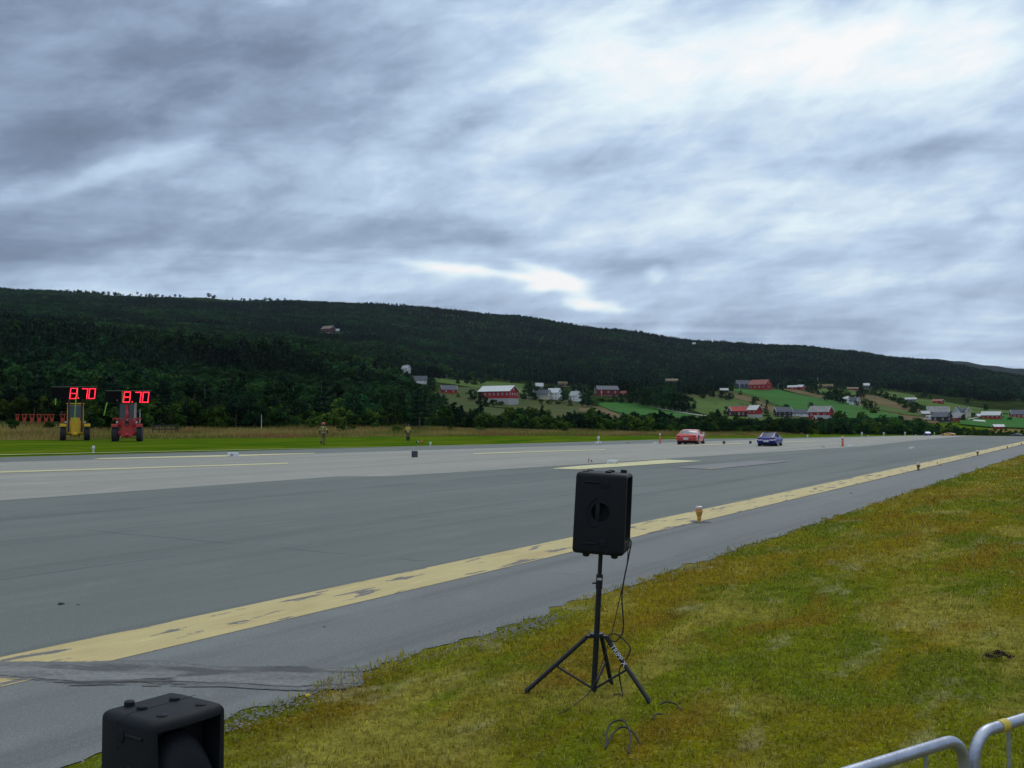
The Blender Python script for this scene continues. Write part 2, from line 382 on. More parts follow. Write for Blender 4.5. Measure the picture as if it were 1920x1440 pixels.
# ------------------------------------------------------------------ asphalt
def asphalt(name, ca, cb, seam=True, rub=.45):
    m, t, b, out = base_mat(name); pos = runpos(t); u_, v_, z_ = t.sep(pos)
    st = t.noise(t.mapping(pos, scale=(.12,1,1)), .35, 5, .6, .2)
    col = t.mix(t.ss(st, .3, .7), ca, cb)
    lg = t.noise(t.mapping(pos, loc=(0,3,0), scale=(.010,1,1)), 1.1, 5, .65, .1); col = t.mix(t.ss(lg, .50, .68, 0., rub), col, tuple(q*.55 for q in ca)); col = t.mix(t.ss(lg, .30, .44, rub*.5, 0.), col, tuple(q*1.35 for q in ca))
    bl = t.noise(t.mapping(pos, loc=(5,5,0), scale=(.5,1,1)), .8, 5, .65, .4)
    col = t.mix(t.m('MULTIPLY', t.ss(bl, .5, .72), .38), col, tuple(q * 1.5 for q in ca))
    wht = t.noise(t.mapping(pos, loc=(15,5,0), scale=(.35,1.3,1)), 1.3, 6, .7, .4)
    col = t.mix(t.m('MULTIPLY', t.ss(wht, .62, .78), .5), col, tuple(min(q * 2.1, .6) for q in ca))
    gr = t.noise(pos, 95, 3, .7); gr2 = t.noise(pos, 33, 3, .7)
    col = t.mix(t.ss(gr, .33, .66, .35, 0.), col, (.01,.012,.014))
    vo = t.n('ShaderNodeTexVoronoi'); t.put(vo.inputs['Vector'], pos); vo.inputs['Scale'].default_value = 60
    col = t.mix(t.m('MULTIPLY', t.m('LESS_THAN', vo.outputs['Distance'], .17), t.ss(gr2, .5, .62)), col, (.40,.41,.40))
    if seam:
        # lane joints that wander a little
        wob = t.m('MULTIPLY', t.m('SUBTRACT', t.noise(t.mapping(pos, scale=(.3,.3,1)), 1., 3), .5), .5)
        q = t.m('ADD', v_, wob)
        ln = t.m('ABSOLUTE', t.m('SUBTRACT', t.m('FRACT', t.m('DIVIDE', t.m('SUBTRACT', q, 2.2), 3.9)), .5))
        msk = t.m('MULTIPLY', t.m('LESS_THAN', ln, .006), t.ss(t.noise(pos, .8, 3), .45, .6))
        col = t.mix(t.m('MULTIPLY', msk, .55), col, (.03,.032,.035))
        tr = t.m('ABSOLUTE', t.m('SUBTRACT', t.m('FRACT', t.m('DIVIDE', t.m('ADD', u_, t.m('MULTIPLY', wob, 1.4)), 23.)), .5))
        msk = t.m('MULTIPLY', t.m('LESS_THAN', tr, .0011), t.ss(t.noise(pos, .3, 3), .52, .60))
        col = t.mix(t.m('MULTIPLY', msk, .6), col, (.03,.032,.035))
    t.put(b.inputs['Base Color'], col); b.inputs['Roughness'].default_value = .85; b.inputs['Specular IOR Level'].default_value = .3
    bp = t.n('ShaderNodeBump'); bp.inputs['Strength'].default_value = .5; bp.inputs['Distance'].default_value = .006
    t.put(bp.inputs['Height'], gr); t.nt.links.new(bp.outputs[0], b.inputs['Normal'])
    return m
M_asph = asphalt('runway_asphalt', (.122,.144,.138), (.152,.174,.166))
M_shld = asphalt('shoulder_asphalt', (.150,.168,.170), (.195,.208,.208))
M_lite = asphalt('worn_centre_asphalt', (.272,.272,.245), (.315,.315,.285))
M_edge = asphalt('far_edge_asphalt', (.150,.190,.200), (.175,.215,.220), seam=False)
def lift(x, y, k): r = np.hypot(x, y); return .006 + .00035 * np.maximum(r - 12, 0) + k * (.0011 + .00011 * np.maximum(r - 9, 0))
US = np.concatenate([np.arange(-24, 30, 1.), np.arange(30, 120, 3.), np.arange(120, 352, 6.)])
def sheet(name, v0, v1, mat, k, u0=-24, u1=346, ragged=0., nv=None, kind='structure'):
    """a strip of the runway between two lateral lines; v0, v1 numbers or functions of u"""
    us = np.array(sorted(set([u0, u1] + [q for q in US if u0 < q < u1])))
    if ragged: us = np.concatenate([np.arange(max(u0, -3), 40, .12), us[us > 40]]); us = us[us < u1]
    f0 = v0 if callable(v0) else (lambda q: v0 + 0*q); f1 = v1 if callable(v1) else (lambda q: v1 + 0*q)
    a, bb = f0(us), f1(us)
    if ragged: a = a + ragged * (np.sin(us*2.1)*.4 + np.sin(us*5.3+1)*.3 + np.sin(us*11.7)*.25 + rng.normal(0, .25, len(us)))
    nv = nv or max(2, int(abs(float(np.mean(bb - a))) / 2.5) + 2)
    q = np.linspace(0, 1, nv); VV = a[:, None]*(1-q) + bb[:, None]*q; UU = np.repeat(us[:, None], nv, 1)
    X, Y = xy(UU, VV); Z = H(X, Y) + lift(X, Y, k)
    idx = np.arange(len(us) * nv).reshape(len(us), nv)
    Fq = np.stack([idx[:-1, :-1], idx[:-1, 1:], idx[1:, 1:], idx[1:, :-1]], -1).reshape(-1, 4)[:, ::-1]
    o = link(name, fastmesh(name, np.stack([X, Y, Z], -1).reshape(-1, 3), Fq, mat)); return tag(o, kind=kind)
def vline(pts):
    """lateral position of a straight line from pixels, as a function of u"""
    q = [uv(*at(px, py)[:2]) for px, py in pts]; q.sort(); us, vs = zip(*q)
    return lambda u: np.interp(u, us, vs)
sheet('shoulder', 5.2, 8.2, M_shld, 0, ragged=.11, nv=4)
sheet('runway', 8.1, 53.8, M_asph, 1, nv=26)
near_c = vline([(0, 941), (480, 910), (960, 880), (1300, 858), (1620, 838), (1700, 829)])
far_c = vline([(0, 868), (600, 851), (1030, 838), (1400, 826), (1620, 821)])
sheet('runway_centre', lambda u: np.where(u < 28, 23.9, near_c(u)), lambda u: np.where(u < 26, 45, far_c(u)), M_lite, 2, u0=-20, u1=300, nv=14)
# ------------------------------------------------------------------ painted markings
def paint(name, c1, c2, wear=.5, clean=False):
    m, t, b, out = base_mat(name); pos = runpos(t)
    a = t.noise(t.mapping(pos, scale=(.35,1,1)), 2.2, 5, .6, .5)
    col = t.mix(t.ss(a, .3, .7), c1, c2)
    s1 = t.noise(t.mapping(pos, scale=(.25,1,1)), 7, 5, .65, .2); col = t.mix(t.m('MULTIPLY', t.ss(s1, .5, .75), .5), col, tuple(min(1, q*1.35) for q in c1))
    br = t.noise(t.mapping(pos, loc=(3,8,0), scale=(.3,1,1)), 1.7, 4, .6, .3); col = t.mix(t.m('MULTIPLY', t.ss(br, .5, .72), .45), col, (.36,.25,.10))
    # streaks where the paint has gone
    h = t.noise(t.mapping(pos, loc=(2,0,0), scale=(.20,1,1)), 4.6, 4, .55, .5)
    h2 = t.noise(pos, 28, 4, .7)
    hole = t.m('MAXIMUM', t.ss(t.m('ADD', h, t.m('MULTIPLY', t.m('SUBTRACT', h2, .5), .10)), wear, wear + .012), t.m('MULTIPLY', t.ss(h2, .70, .74), .5))
    col = t.mix(hole, col, t.mix(t.noise(pos, 60, 3), (.09,.09,.09), (.20,.19,.18)))
    gr = t.noise(pos, 90, 3, .7); col = t.mix(t.ss(gr, .35, .6, .22, 0.), col, (.06,.055,.04))
    t.put(b.inputs['Base Color'], col); b.inputs['Roughness'].default_value = .75; b.inputs['Specular IOR Level'].default_value = .3
    return m
M_yel = paint('worn_yellow_paint', (.50,.42,.20), (.46,.385,.18), .595)
M_yel2 = paint('far_yellow_paint', (.56,.54,.31), (.50,.48,.27), .74)
M_grey = paint('faded_grey_paint', (.155,.170,.185), (.14,.155,.17), .8)
st0 = lambda u: np.interp(u, [-24, 15, 45, 110], [7.22, 7.22, 7.25, 7.4]); st1 = lambda u: np.interp(u, [-24, 15, 45, 110], [8.12, 8.12, 8.2, 8.35])
uA = uv(*at(60, 1242)[:2])[0]; uB = uv(*at(20, 1272)[:2])[0]
sheet('edge_line', st0, st1, M_yel, 3, u0=-24, u1=330, nv=4)
def mark(name, pts_a, pts_b, mat, k=4):
    """painted strip between two pixel lines laid on the ground"""
    n = 24; rows = []
    for pts in (pts_a, pts_b):
        xs = [p[0] for p in pts]; ys = [p[1] for p in pts]; row = []
        for i in range(n):
            px = xs[0] + (xs[-1] - xs[0]) * i / (n - 1); q = at(px, float(np.interp(px, xs, ys))); row.append((q.x, q.y))
        rows.append(row)
    A_ = np.array(rows); q = np.linspace(0, 1, 4)[:, None, None]; G = A_[0][None]*(1-q) + A_[1][None]*q
    X, Y = G[..., 0], G[..., 1]; Z = H(X, Y) + lift(X, Y, k); idx = np.arange(4*n).reshape(4, n)
    Fq = np.stack([idx[:-1, :-1], idx[:-1, 1:], idx[1:, 1:], idx[1:, :-1]], -1).reshape(-1, 4)
    o = link(name, fastmesh(name, np.stack([X, Y, Z], -1).reshape(-1, 3), Fq, mat)); return tag(o, kind='structure')
mark('lane_line', [(-60, 887.5), (540, 869.3)], [(-60, 890), (540, 871)], M_yel2)
mark('lane_line', [(888, 851.3), (1135, 844)], [(888, 852.8), (1135, 845.2)], M_yel2)
mark('lane_line', [(1275, 836.3), (1390, 833)], [(1275, 837.5), (1390, 834)], M_yel2)
mark('lane_line', [(1470, 830.3), (1530, 828.4)], [(1470, 831.3), (1530, 829.3)], M_yel2)
mark('touchdown_bar', [(190, 860.5), (425, 854.6), (590, 850.8)], [(170, 862.8), (425, 857.5), (590, 851.8)], M_yel2)
mark('touchdown_bar', [(1038, 879.5), (1085, 875), (1246, 863.3)], [(1038, 880.3), (1085, 881.5), (1318, 865.8)], M_yel2)
mark('touchdown_bar', [(1260, 878), (1415, 865)], [(1335, 881.5), (1480, 867)], M_grey)
fe = vline([(0, 853.5), (480, 843.5), (960, 833.6), (1280, 825.3)])
sheet('far_edge_line', lambda u: fe(u) - .35, lambda u: fe(u) - .05, M_yel2, 3, u0=14, u1=300, nv=2)
# tar repair band that crosses the shoulder and the edge line
M_tar, t, b, out = base_mat('tar_repair')
pos = runpos(t)
wp = t.n('ShaderNodeNewGeometry').outputs['Position']; nz = t.noise(t.mapping(wp, scale=(.30,1.5,1)), 2.6, 7, .72, .5); n2 = t.noise(pos, 22, 5, .75)
lf = t.noise(t.mapping(wp, loc=(3,0,0), scale=(.5,1.6,1)), 1.6, 4, .6, .4); cc = t.mix(t.ss(t.m('ADD', nz, t.m('MULTIPLY', n2, .9)), .78, 1.12), (.115,.124,.124), (.20,.212,.212)); cc = t.mix(t.m('MULTIPLY', t.ss(lf, .52, .62), .8), cc, (.05,.055,.056))
ac = t.n('ShaderNodeAttribute', attribute_name='across').outputs['Fac']; ck = t.m('ABSOLUTE', t.m('SUBTRACT', t.m('ADD', ac, t.m('MULTIPLY', t.m('SUBTRACT', nz, .5), .25)), .80))
cc = t.mix(t.ss(ck, .010, .028, .85, 0.), cc, (.02,.022,.022)); t.put(b.inputs['Base Color'], cc)
b.inputs['Roughness'].default_value = .9
bp = t.n('ShaderNodeBump'); bp.inputs['Strength'].default_value = .9; bp.inputs['Distance'].default_value = .02
t.put(bp.inputs['Height'], n2); t.nt.links.new(bp.outputs[0], b.inputs['Normal'])
uvn = t.n('ShaderNodeAttribute', attribute_name='across').outputs['Fac']
cen = t.m('ABSOLUTE', t.m('SUBTRACT', uvn, .5))
al = t.m('MULTIPLY', t.ss(t.m('ADD', t.m('ADD', cen, t.m('MULTIPLY', t.m('SUBTRACT', nz, .5), 1.3)), t.m('MULTIPLY', t.m('SUBTRACT', n2, .5), .35)), .46, .38), 1.0)
tr = t.n('ShaderNodeBsdfTransparent'); ms = t.n('ShaderNodeMixShader'); t.put(ms.inputs[0], al)
t.nt.links.new(tr.outputs[0], ms.inputs[1]); t.nt.links.new(b.outputs[0], ms.inputs[2]); t.nt.links.new(ms.outputs[0], out.inputs[0])
def band(name, top, bot, mat, x0, x1, k=5, n=70, m=9):
    V = []; att = []
    for j in range(m):
        q = j / (m - 1)
        for i in range(n):
            px = x0 + (x1 - x0) * i / (n - 1)
            py = np.interp(px, *zip(*top)) * (1 - q) + np.interp(px, *zip(*bot)) * q
            p = at(px, float(py)); V.append((p.x, p.y, p.z + float(lift(p.x, p.y, k)))); att.append(q)
    idx = np.arange(n*m).reshape(m, n)
    Fq = np.stack([idx[:-1, :-1], idx[1:, :-1], idx[1:, 1:], idx[:-1, 1:]], -1).reshape(-1, 4)
    me = fastmesh(name, V, Fq, mat); a = me.attributes.new('across', 'FLOAT', 'POINT'); a.data.foreach_set('value', att)
    return tag(link(name, me), kind='structure')
band('tar_repair', [(-150, 1232), (100, 1241), (300, 1240), (420, 1252), (680, 1250)], [(-150, 1292), (0, 1276), (150, 1292), (420, 1290), (560, 1300), (680, 1292)], M_tar, -150, 680)
# loose gravel where the shoulder breaks up
M_grav = pm('gravel_mat', (.34,.34,.34), (.14,.14,.14), 40, .95, .8, detail=5)
def gravel(px, py, su, sv, n):
    c = at(px, py); u0, v0 = uv(c.x, c.y); V = []; Fc = []
    for i in range(n):
        uu = u0 + random.gauss(0, su); vv = v0 + random.gauss(0, sv)
        s_ = random.uniform(.004, .017); X, Y = xy(uu, vv); b0 = len(V)
        pts = [Vector((random.uniform(.5,1)*a, random.uniform(.5,1)*b_, random.uniform(.4,.9)*c_)) for a, b_, c_ in ((1,0,0),(-1,0,0),(0,1,0),(0,-1,0),(0,0,1),(0,0,-.6))]
        V += [(X + p.x*s_, Y + p.y*s_, float(H(X, Y)) + .022 + p.z*s_) for p in pts]
        Fc += [(b0+a, b0+b_, b0+c_) for a, b_, c_ in ((0,2,4),(2,1,4),(1,3,4),(3,0,4),(2,0,5),(1,2,5),(3,1,5),(0,3,5))]
    return V, Fc
V = []; Fc = []
for args in [(985, 1180, .45, .08, 380), (470, 1352, .35, .07, 350), (900, 1205, .9, .04, 150), (640, 1280, .9, .04, 130), (1250, 1085, 1.6, .04, 130), (1420, 1020, 2.5, .05, 300)]:
    v2, f2 = gravel(*args); b0 = len(V); V += v2; Fc += [tuple(b0 + i for i in f) for f in f2]
tag(link('gravel', npmesh('gravel', V, Fc, M_grav)), 'grey gravel crumbled along the edge of the asphalt shoulder', 'gravel', kind='stuff')
# ------------------------------------------------------------------ lawn blades near the camera
def blade_mat(name, dry=False):
    m, t, b, out = base_mat(name); pos = runpos(t)
    rnd = t.n('ShaderNodeAttribute', attribute_name='rnd').outputs['Fac']; tip = t.n('ShaderNodeAttribute', attribute_name='tip').outputs['Fac']
    if not dry:
        col = t.mix(1.0, grass_color(t, pos), (1.85,1.75,1.4), 'MULTIPLY')
        vv = t.m('MULTIPLY_ADD', t.m('FRACT', t.m('MULTIPLY', rnd, 37.7)), 1.15, .42); cv = t.n('ShaderNodeVectorMath', operation='SCALE'); t.put(cv.inputs[0], col); t.put(cv.inputs['Scale'], vv); col = cv.outputs[0]
        col = t.mix(t.ss(rnd, .86, .90, 0., .8), col, (.36,.32,.12)); col = t.mix(t.m('MULTIPLY', t.ss(rnd, .0, .22, 1., 0.), .45), col, (.08,.15,.008))
        col = t.mix(t.m('MULTIPLY', tip, .35), col, (.32,.31,.09))
    else:
        a = t.noise(t.mapping(pos, scale=(.4,1,1)), .11, 4, .6); c = t.noise(t.mapping(pos, loc=(40,9,0), scale=(.5,1,1)), .13, 4, .6)
        col = t.mix(t.ss(a, .40, .58), (.34,.26,.09), (.13,.155,.025))
        col = t.mix(t.m('MULTIPLY', t.ss(c, .52, .62), .8), col, (.24,.11,.06))
        col = t.mix(t.m('MULTIPLY', t.ss(rnd, .8, .95), .6), col, (.42,.33,.18)); col = t.mix(t.ss(rnd, .0, .25, .4, 0.), col, (.05,.07,.012))
    t.put(b.inputs['Base Color'], col); b.inputs['Roughness'].default_value = .9; b.inputs['Specular IOR Level'].default_value = .02
    tl = t.n('ShaderNodeBsdfTranslucent'); t.put(tl.inputs[0], col); ms = t.n('ShaderNodeMixShader'); ms.inputs[0].default_value = .45
    t.nt.links.new(b.outputs[0], ms.inputs[1]); t.nt.links.new(tl.outputs[0], ms.inputs[2]); t.nt.links.new(ms.outputs[0], out.inputs[0])
    return m
def blades(name, X, Y, h, wd, lean, mat):
    n = len(X); Z = H(X, Y) - .005; ya = rng.uniform(0, 2*np.pi, n); la = rng.uniform(0, 2*np.pi, n)
    dx, dy = np.cos(ya)*wd*.5, np.sin(ya)*wd*.5; lx, ly = np.cos(la)*lean*h, np.sin(la)*lean*h
    P = np.stack([np.stack([X-dx, Y-dy, Z], -1), np.stack([X+dx, Y+dy, Z], -1),
        np.stack([X+dx*.75+lx*.35, Y+dy*.75+ly*.35, Z+h*.6], -1), np.stack([X-dx*.75+lx*.35, Y-dy*.75+ly*.35, Z+h*.6], -1),
        np.stack([X+lx, Y+ly, Z+h*np.sqrt(np.clip(1-lean**2*.5, .1, 1))], -1)], 1).reshape(-1, 3)
    o = np.arange(n, dtype=np.int32) * 5
    T = np.concatenate([np.stack([o, o+1, o+2], -1), np.stack([o, o+2, o+3], -1), np.stack([o+3, o+2, o+4], -1)])
    me = fastmesh(name, P, T, mat)
    if False:
        nn = np.stack([lx/h*.8 + rng.normal(0, .22, n), ly/h*.8 + rng.normal(0, .22, n), np.ones(n)], -1); nn /= np.linalg.norm(nn, axis=1)[:, None]
        me.normals_split_custom_set_from_vertices(np.repeat(nn, 5, 0).tolist())
    a = me.attributes.new('rnd', 'FLOAT', 'POINT'); a.data.foreach_set('value', np.repeat(rng.random(n), 5).astype(np.float32))
    a = me.attributes.new('tip', 'FLOAT', 'POINT'); a.data.foreach_set('value', np.tile(np.array([0, 0, .4, .4, 1], np.float32), n))
    return link(name, me)
N = int(520000 * GQ)
r = np.exp(rng.uniform(0, 1, N) * np.log(1 + 3.0)) ; 
q = rng.random(N); p = .42; r = (2.2**p + q * (95**p - 2.2**p)) ** (1/p)
az = rng.uniform(R(-34), R(62), N); X, Y = r*np.sin(az), r*np.cos(az); u, v = uv(X, Y)
ed = 5.2 + .07*np.sin(u*1.3) + .05*np.sin(u*3.1+.5) + .04*np.sin(u*7.7) + rng.normal(0, .035, N)
k = v < ed + .02; X, Y, r, u, v = X[k], Y[k], r[k], u[k], v[k]
tuft = (np.sin(X*2.3+np.sin(Y*3.1))*np.cos(Y*2.7+X*.8)+1)*.5
h = rng.uniform(.013, .040, len(X)) * (1 + .4*tuft) * (1 + np.clip((r-4)/40, 0, 1.0)) * np.where(rng.random(len(X)) < .03, 1.7, 1)
h *= 1 + .25*np.exp(-((5.2 - v)/.35)**2) * (np.sin(u*2.2)>-.3)
wd = .0018 + .0010 * r
o = blades('lawn_grass', X, Y, h, wd, rng.uniform(.1, .95, len(X)), blade_mat('lawn_blades')); tag(o, 'patchy green and straw coloured lawn beside the asphalt shoulder', 'grass', kind='stuff')
# tall dry grass beyond the mown strip
N = int(190000 * GQ)
u = rng.uniform(-60, 330, N); 
v0_ = 106 - np.clip((u - 10)*.16, 0, 22); v = v0_ + rng.uniform(0, 1, N)**1.3 * np.interp(u, [0, 100, 330], [68, 50, 28])
X, Y = xy(u, v); az = np.degrees(np.arctan2(X, Y)); k = (az > -36) & (az < 34) & (np.sin(u*.09+1.3)*np.cos(v*.21)+rng.random(N)*1.6 > -.1); X, Y, u, v = X[k], Y[k], u[k], v[k]
h = rng.uniform(.35, .95, len(X)) * (1 + .3*np.sin(X*.11)*np.cos(Y*.17)) * np.clip((v - v0_[k] + 1.5)/6, .3, 1)
o = blades('tall_grass', X, Y, h, rng.uniform(.03, .09, len(X)), rng.uniform(.05, .5, len(X)), blade_mat('tall_blades', True)); tag(o, 'tall dry tan and rust coloured grass beyond the mown strip', 'grass', kind='stuff')
# ------------------------------------------------------------------ fields on the hillside
def field(name, top, bot, mat, n=60, m=14, rmin=200., up=.35):
    x0, x1 = top[0][0], top[-1][0]; V = []
    for j in range(m):
        q = j / (m - 1)
        for i in range(n):
            px = x0 + (x1-x0)*i/(n-1); a, c = np.interp(px, *zip(*top)), np.interp(px, *zip(*bot))
            p = at(px, float(a*(1-q)+c*q), rmin); V.append((p.x, p.y, p.z + up))
    idx = np.arange(n*m).reshape(m, n); Fq = np.stack([idx[:-1, :-1], idx[1:, :-1], idx[1:, 1:], idx[:-1, 1:]], -1).reshape(-1, 4)
    return tag(link(name, fastmesh(name, V, Fq, mat, True)), kind='structure')
def fmat(name, a, c, s=.03): return pm(name, a, c, s, .95, detail=6, spec=.1)
M_mead = fmat('olive_meadow', (.024,.050,.005), (.062,.066,.012)); M_fld = fmat('bright_field', (.016,.115,.008), (.028,.095,.008))
M_fld2 = fmat('dull_field', (.06,.11,.010), (.04,.08,.008)); M_brn = fmat('brown_strip', (.12,.085,.035), (.085,.07,.025)); M_trk = fmat('track_gravel', (.30,.31,.27), (.24,.25,.2))
FIELDS = [
 ('meadow', [(775,765),(830,728),(900,726),(980,742),(1060,750),(1130,757),(1175,775),(1300,784),(1440,790)], [(775,796),(1100,797),(1300,800),(1440,804)], M_mead, 0),
 ('field', [(812,709),(860,714),(930,716),(992,722)], [(812,717),(860,723),(900,729),(992,741)], M_fld2, 1),
 ('brown_strip', [(1085,762),(1110,758),(1165,781)], [(1085,772),(1110,780),(1165,787)], M_brn, 2),
 ('field', [(1112,756),(1150,756),(1190,759),(1240,768),(1310,782)], [(1112,757.5),(1150,773),(1190,783),(1240,786),(1310,785)], M_fld, 3),
 ('meadow', [(1285,746),(1340,748),(1400,752),(1470,768)], [(1285,766),(1320,778),(1370,788),(1470,792)], M_fld2, 1),
 ('meadow', [(1270,722),(1340,722),(1400,738),(1500,772)], [(1270,746),(1340,750),(1400,760),(1500,790)], M_mead, 0),
 ('field', [(1375,730),(1420,731),(1455,731),(1520,745),(1600,758),(1690,781)], [(1375,733),(1420,745),(1455,760),(1520,778),(1600,786),(1690,787)], M_fld, 2),
 ('brown_strip', [(1378,741),(1400,744),(1460,770)], [(1378,748),(1400,754),(1460,784)], M_brn, 3),
 ('brown_strip', [(1470,730),(1500,733),(1550,745)], [(1470,732),(1500,740),(1550,751)], M_brn, 3),
 ('field', [(1530,727),(1560,729),(1605,733)], [(1530,735),(1560,742),(1605,742)], M_fld2, 3),
 ('meadow', [(1610,740),(1640,742),(1700,762),(1760,780)], [(1610,765),(1640,778),(1700,790),(1760,797)], M_brn, 1),
 ('field', [(1645,760),(1700,772),(1745,780)], [(1645,770),(1700,780),(1745,784)], M_fld2, 4),
 ('field', [(1642,735),(1675,735),(1716,742)], [(1642,738),(1675,746),(1716,750)], M_fld2, 2),
 ('field', [(1715,748),(1760,752),(1800,760),(1850,768),(1915,772)], [(1715,757),(1760,768),(1800,776),(1850,776),(1915,777)], M_fld2, 2),
 ('field', [(1800,788),(1850,780),(1960,776)], [(1800,797),(1850,802),(1960,806)], M_fld, 2),
]
for nm, tp, bt, mt, k in FIELDS: field(nm, tp, bt, mt, up=.35 + .12*k)
field('track', [(1232,768),(1300,779.3),(1365,787)], [(1232,769),(1300,780.8),(1365,788.8)], M_trk, m=3, up=1.0)
field('track', [(1815,788),(1840,783.5)], [(1815,790),(1840,785)], M_trk, m=3, up=.9)
field('track', [(1728,788),(1740,788)], [(1728,789.3),(1740,789.3)], M_trk, m=3, up=.9)
field('track', [(985,746),(1052,751)], [(985,747.5),(1052,752.5)], M_trk, m=3, up=.9)
# far blue hill behind the ridge end
M_far = pm('far_hill_mat', (.008,.016,.016), (.014,.024,.022), .004, .95, detail=6, spec=.05)
V = []; n = 90
for j, (rr, f) in enumerate([(3700, 0), (3950, .55), (4200, 1.0), (4400, .3)]):
    for i in range(n):
        px = 1450 + 1300*i/(n-1); yr = float(np.interp(px, [1450, 1650, 1740, 1800, 1860, 1930, 2200, 2750], [705, 680, 672, 677, 686, 693, 716, 760])) + 1.0*math.sin(i*1.7)
        a = math.atan((px-960)/F); e = (789 - (800*(1-f)+yr*f))/F*math.cos(a); V.append((rr*math.sin(a), rr*math.cos(a), CH + rr*e))
idx = np.arange(4*n).reshape(4, n); Fq = np.stack([idx[:-1, :-1], idx[:-1, 1:], idx[1:, 1:], idx[1:, :-1]], -1).reshape(-1, 4)
tag(link('far_hill', fastmesh('far_hill', V, Fq, M_far, True)), kind='structure')
# ------------------------------------------------------------------ buildings on the hillside
HOUSES = []
W = lambda n, c, c2=None, s=3., r=.8: pm(n, c, c2, s, r, .15, stretch=(1,1,.2))
C_ = {'red': W('red_boards', (.36,.022,.022), (.27,.014,.018)), 'dred': W('dark_red_boards', (.17,.015,.018), (.12,.01,.014)), 'white': W('white_boards', (.74,.76,.76), (.62,.65,.66)),
  'cream': W('cream_boards', (.58,.54,.40), (.48,.44,.32)), 'black': W('tarred_boards', (.022,.022,.026), (.04,.03,.03)), 'navy': W('dark_blue_boards', (.02,.028,.05), (.03,.036,.06)), 'brown': W('brown_boards', (.12,.045,.03), (.085,.035,.025)),
  'maroon': W('maroon_boards', (.065,.014,.018), (.045,.01,.014)), 'grey': W('grey_boards', (.20,.21,.21), (.13,.14,.14)), 'stone': pm('whitewashed_stone', (.42,.44,.44), (.30,.32,.32), 1.2, .9, .4),
  'r_grey': pm('grey_metal_roof', (.36,.40,.42), (.27,.29,.30), .6, .55), 'r_lgrey': pm('pale_metal_roof', (.52,.56,.58), (.42,.46,.48), .6, .5), 'r_slate': pm('slate_roof', (.055,.075,.105), (.04,.055,.08), 2., .6), 'r_red': pm('red_tile_roof', (.40,.055,.05), (.30,.045,.04), 2., .8),
  'r_pink': pm('faded_red_roof', (.30,.085,.075), (.20,.07,.06), 1., .8), 'r_brown': pm('brown_roof', (.19,.145,.10), (.12,.09,.07), 1., .85), 'r_turf': pm('turf_roof', (.10,.10,.03), (.14,.08,.04), 1., .95), 'r_old': pm('weathered_roof', (.30,.30,.29), (.20,.20,.21), .8, .8)}
M_frame = pm('white_window_frame', (.72,.74,.76), None, 3, .6); M_pane = pm('window_glass', (.03,.04,.055), None, 3, .1); M_chim = pm('chimney_mat', (.38,.36,.34), (.25,.2,.18), 8, .9)
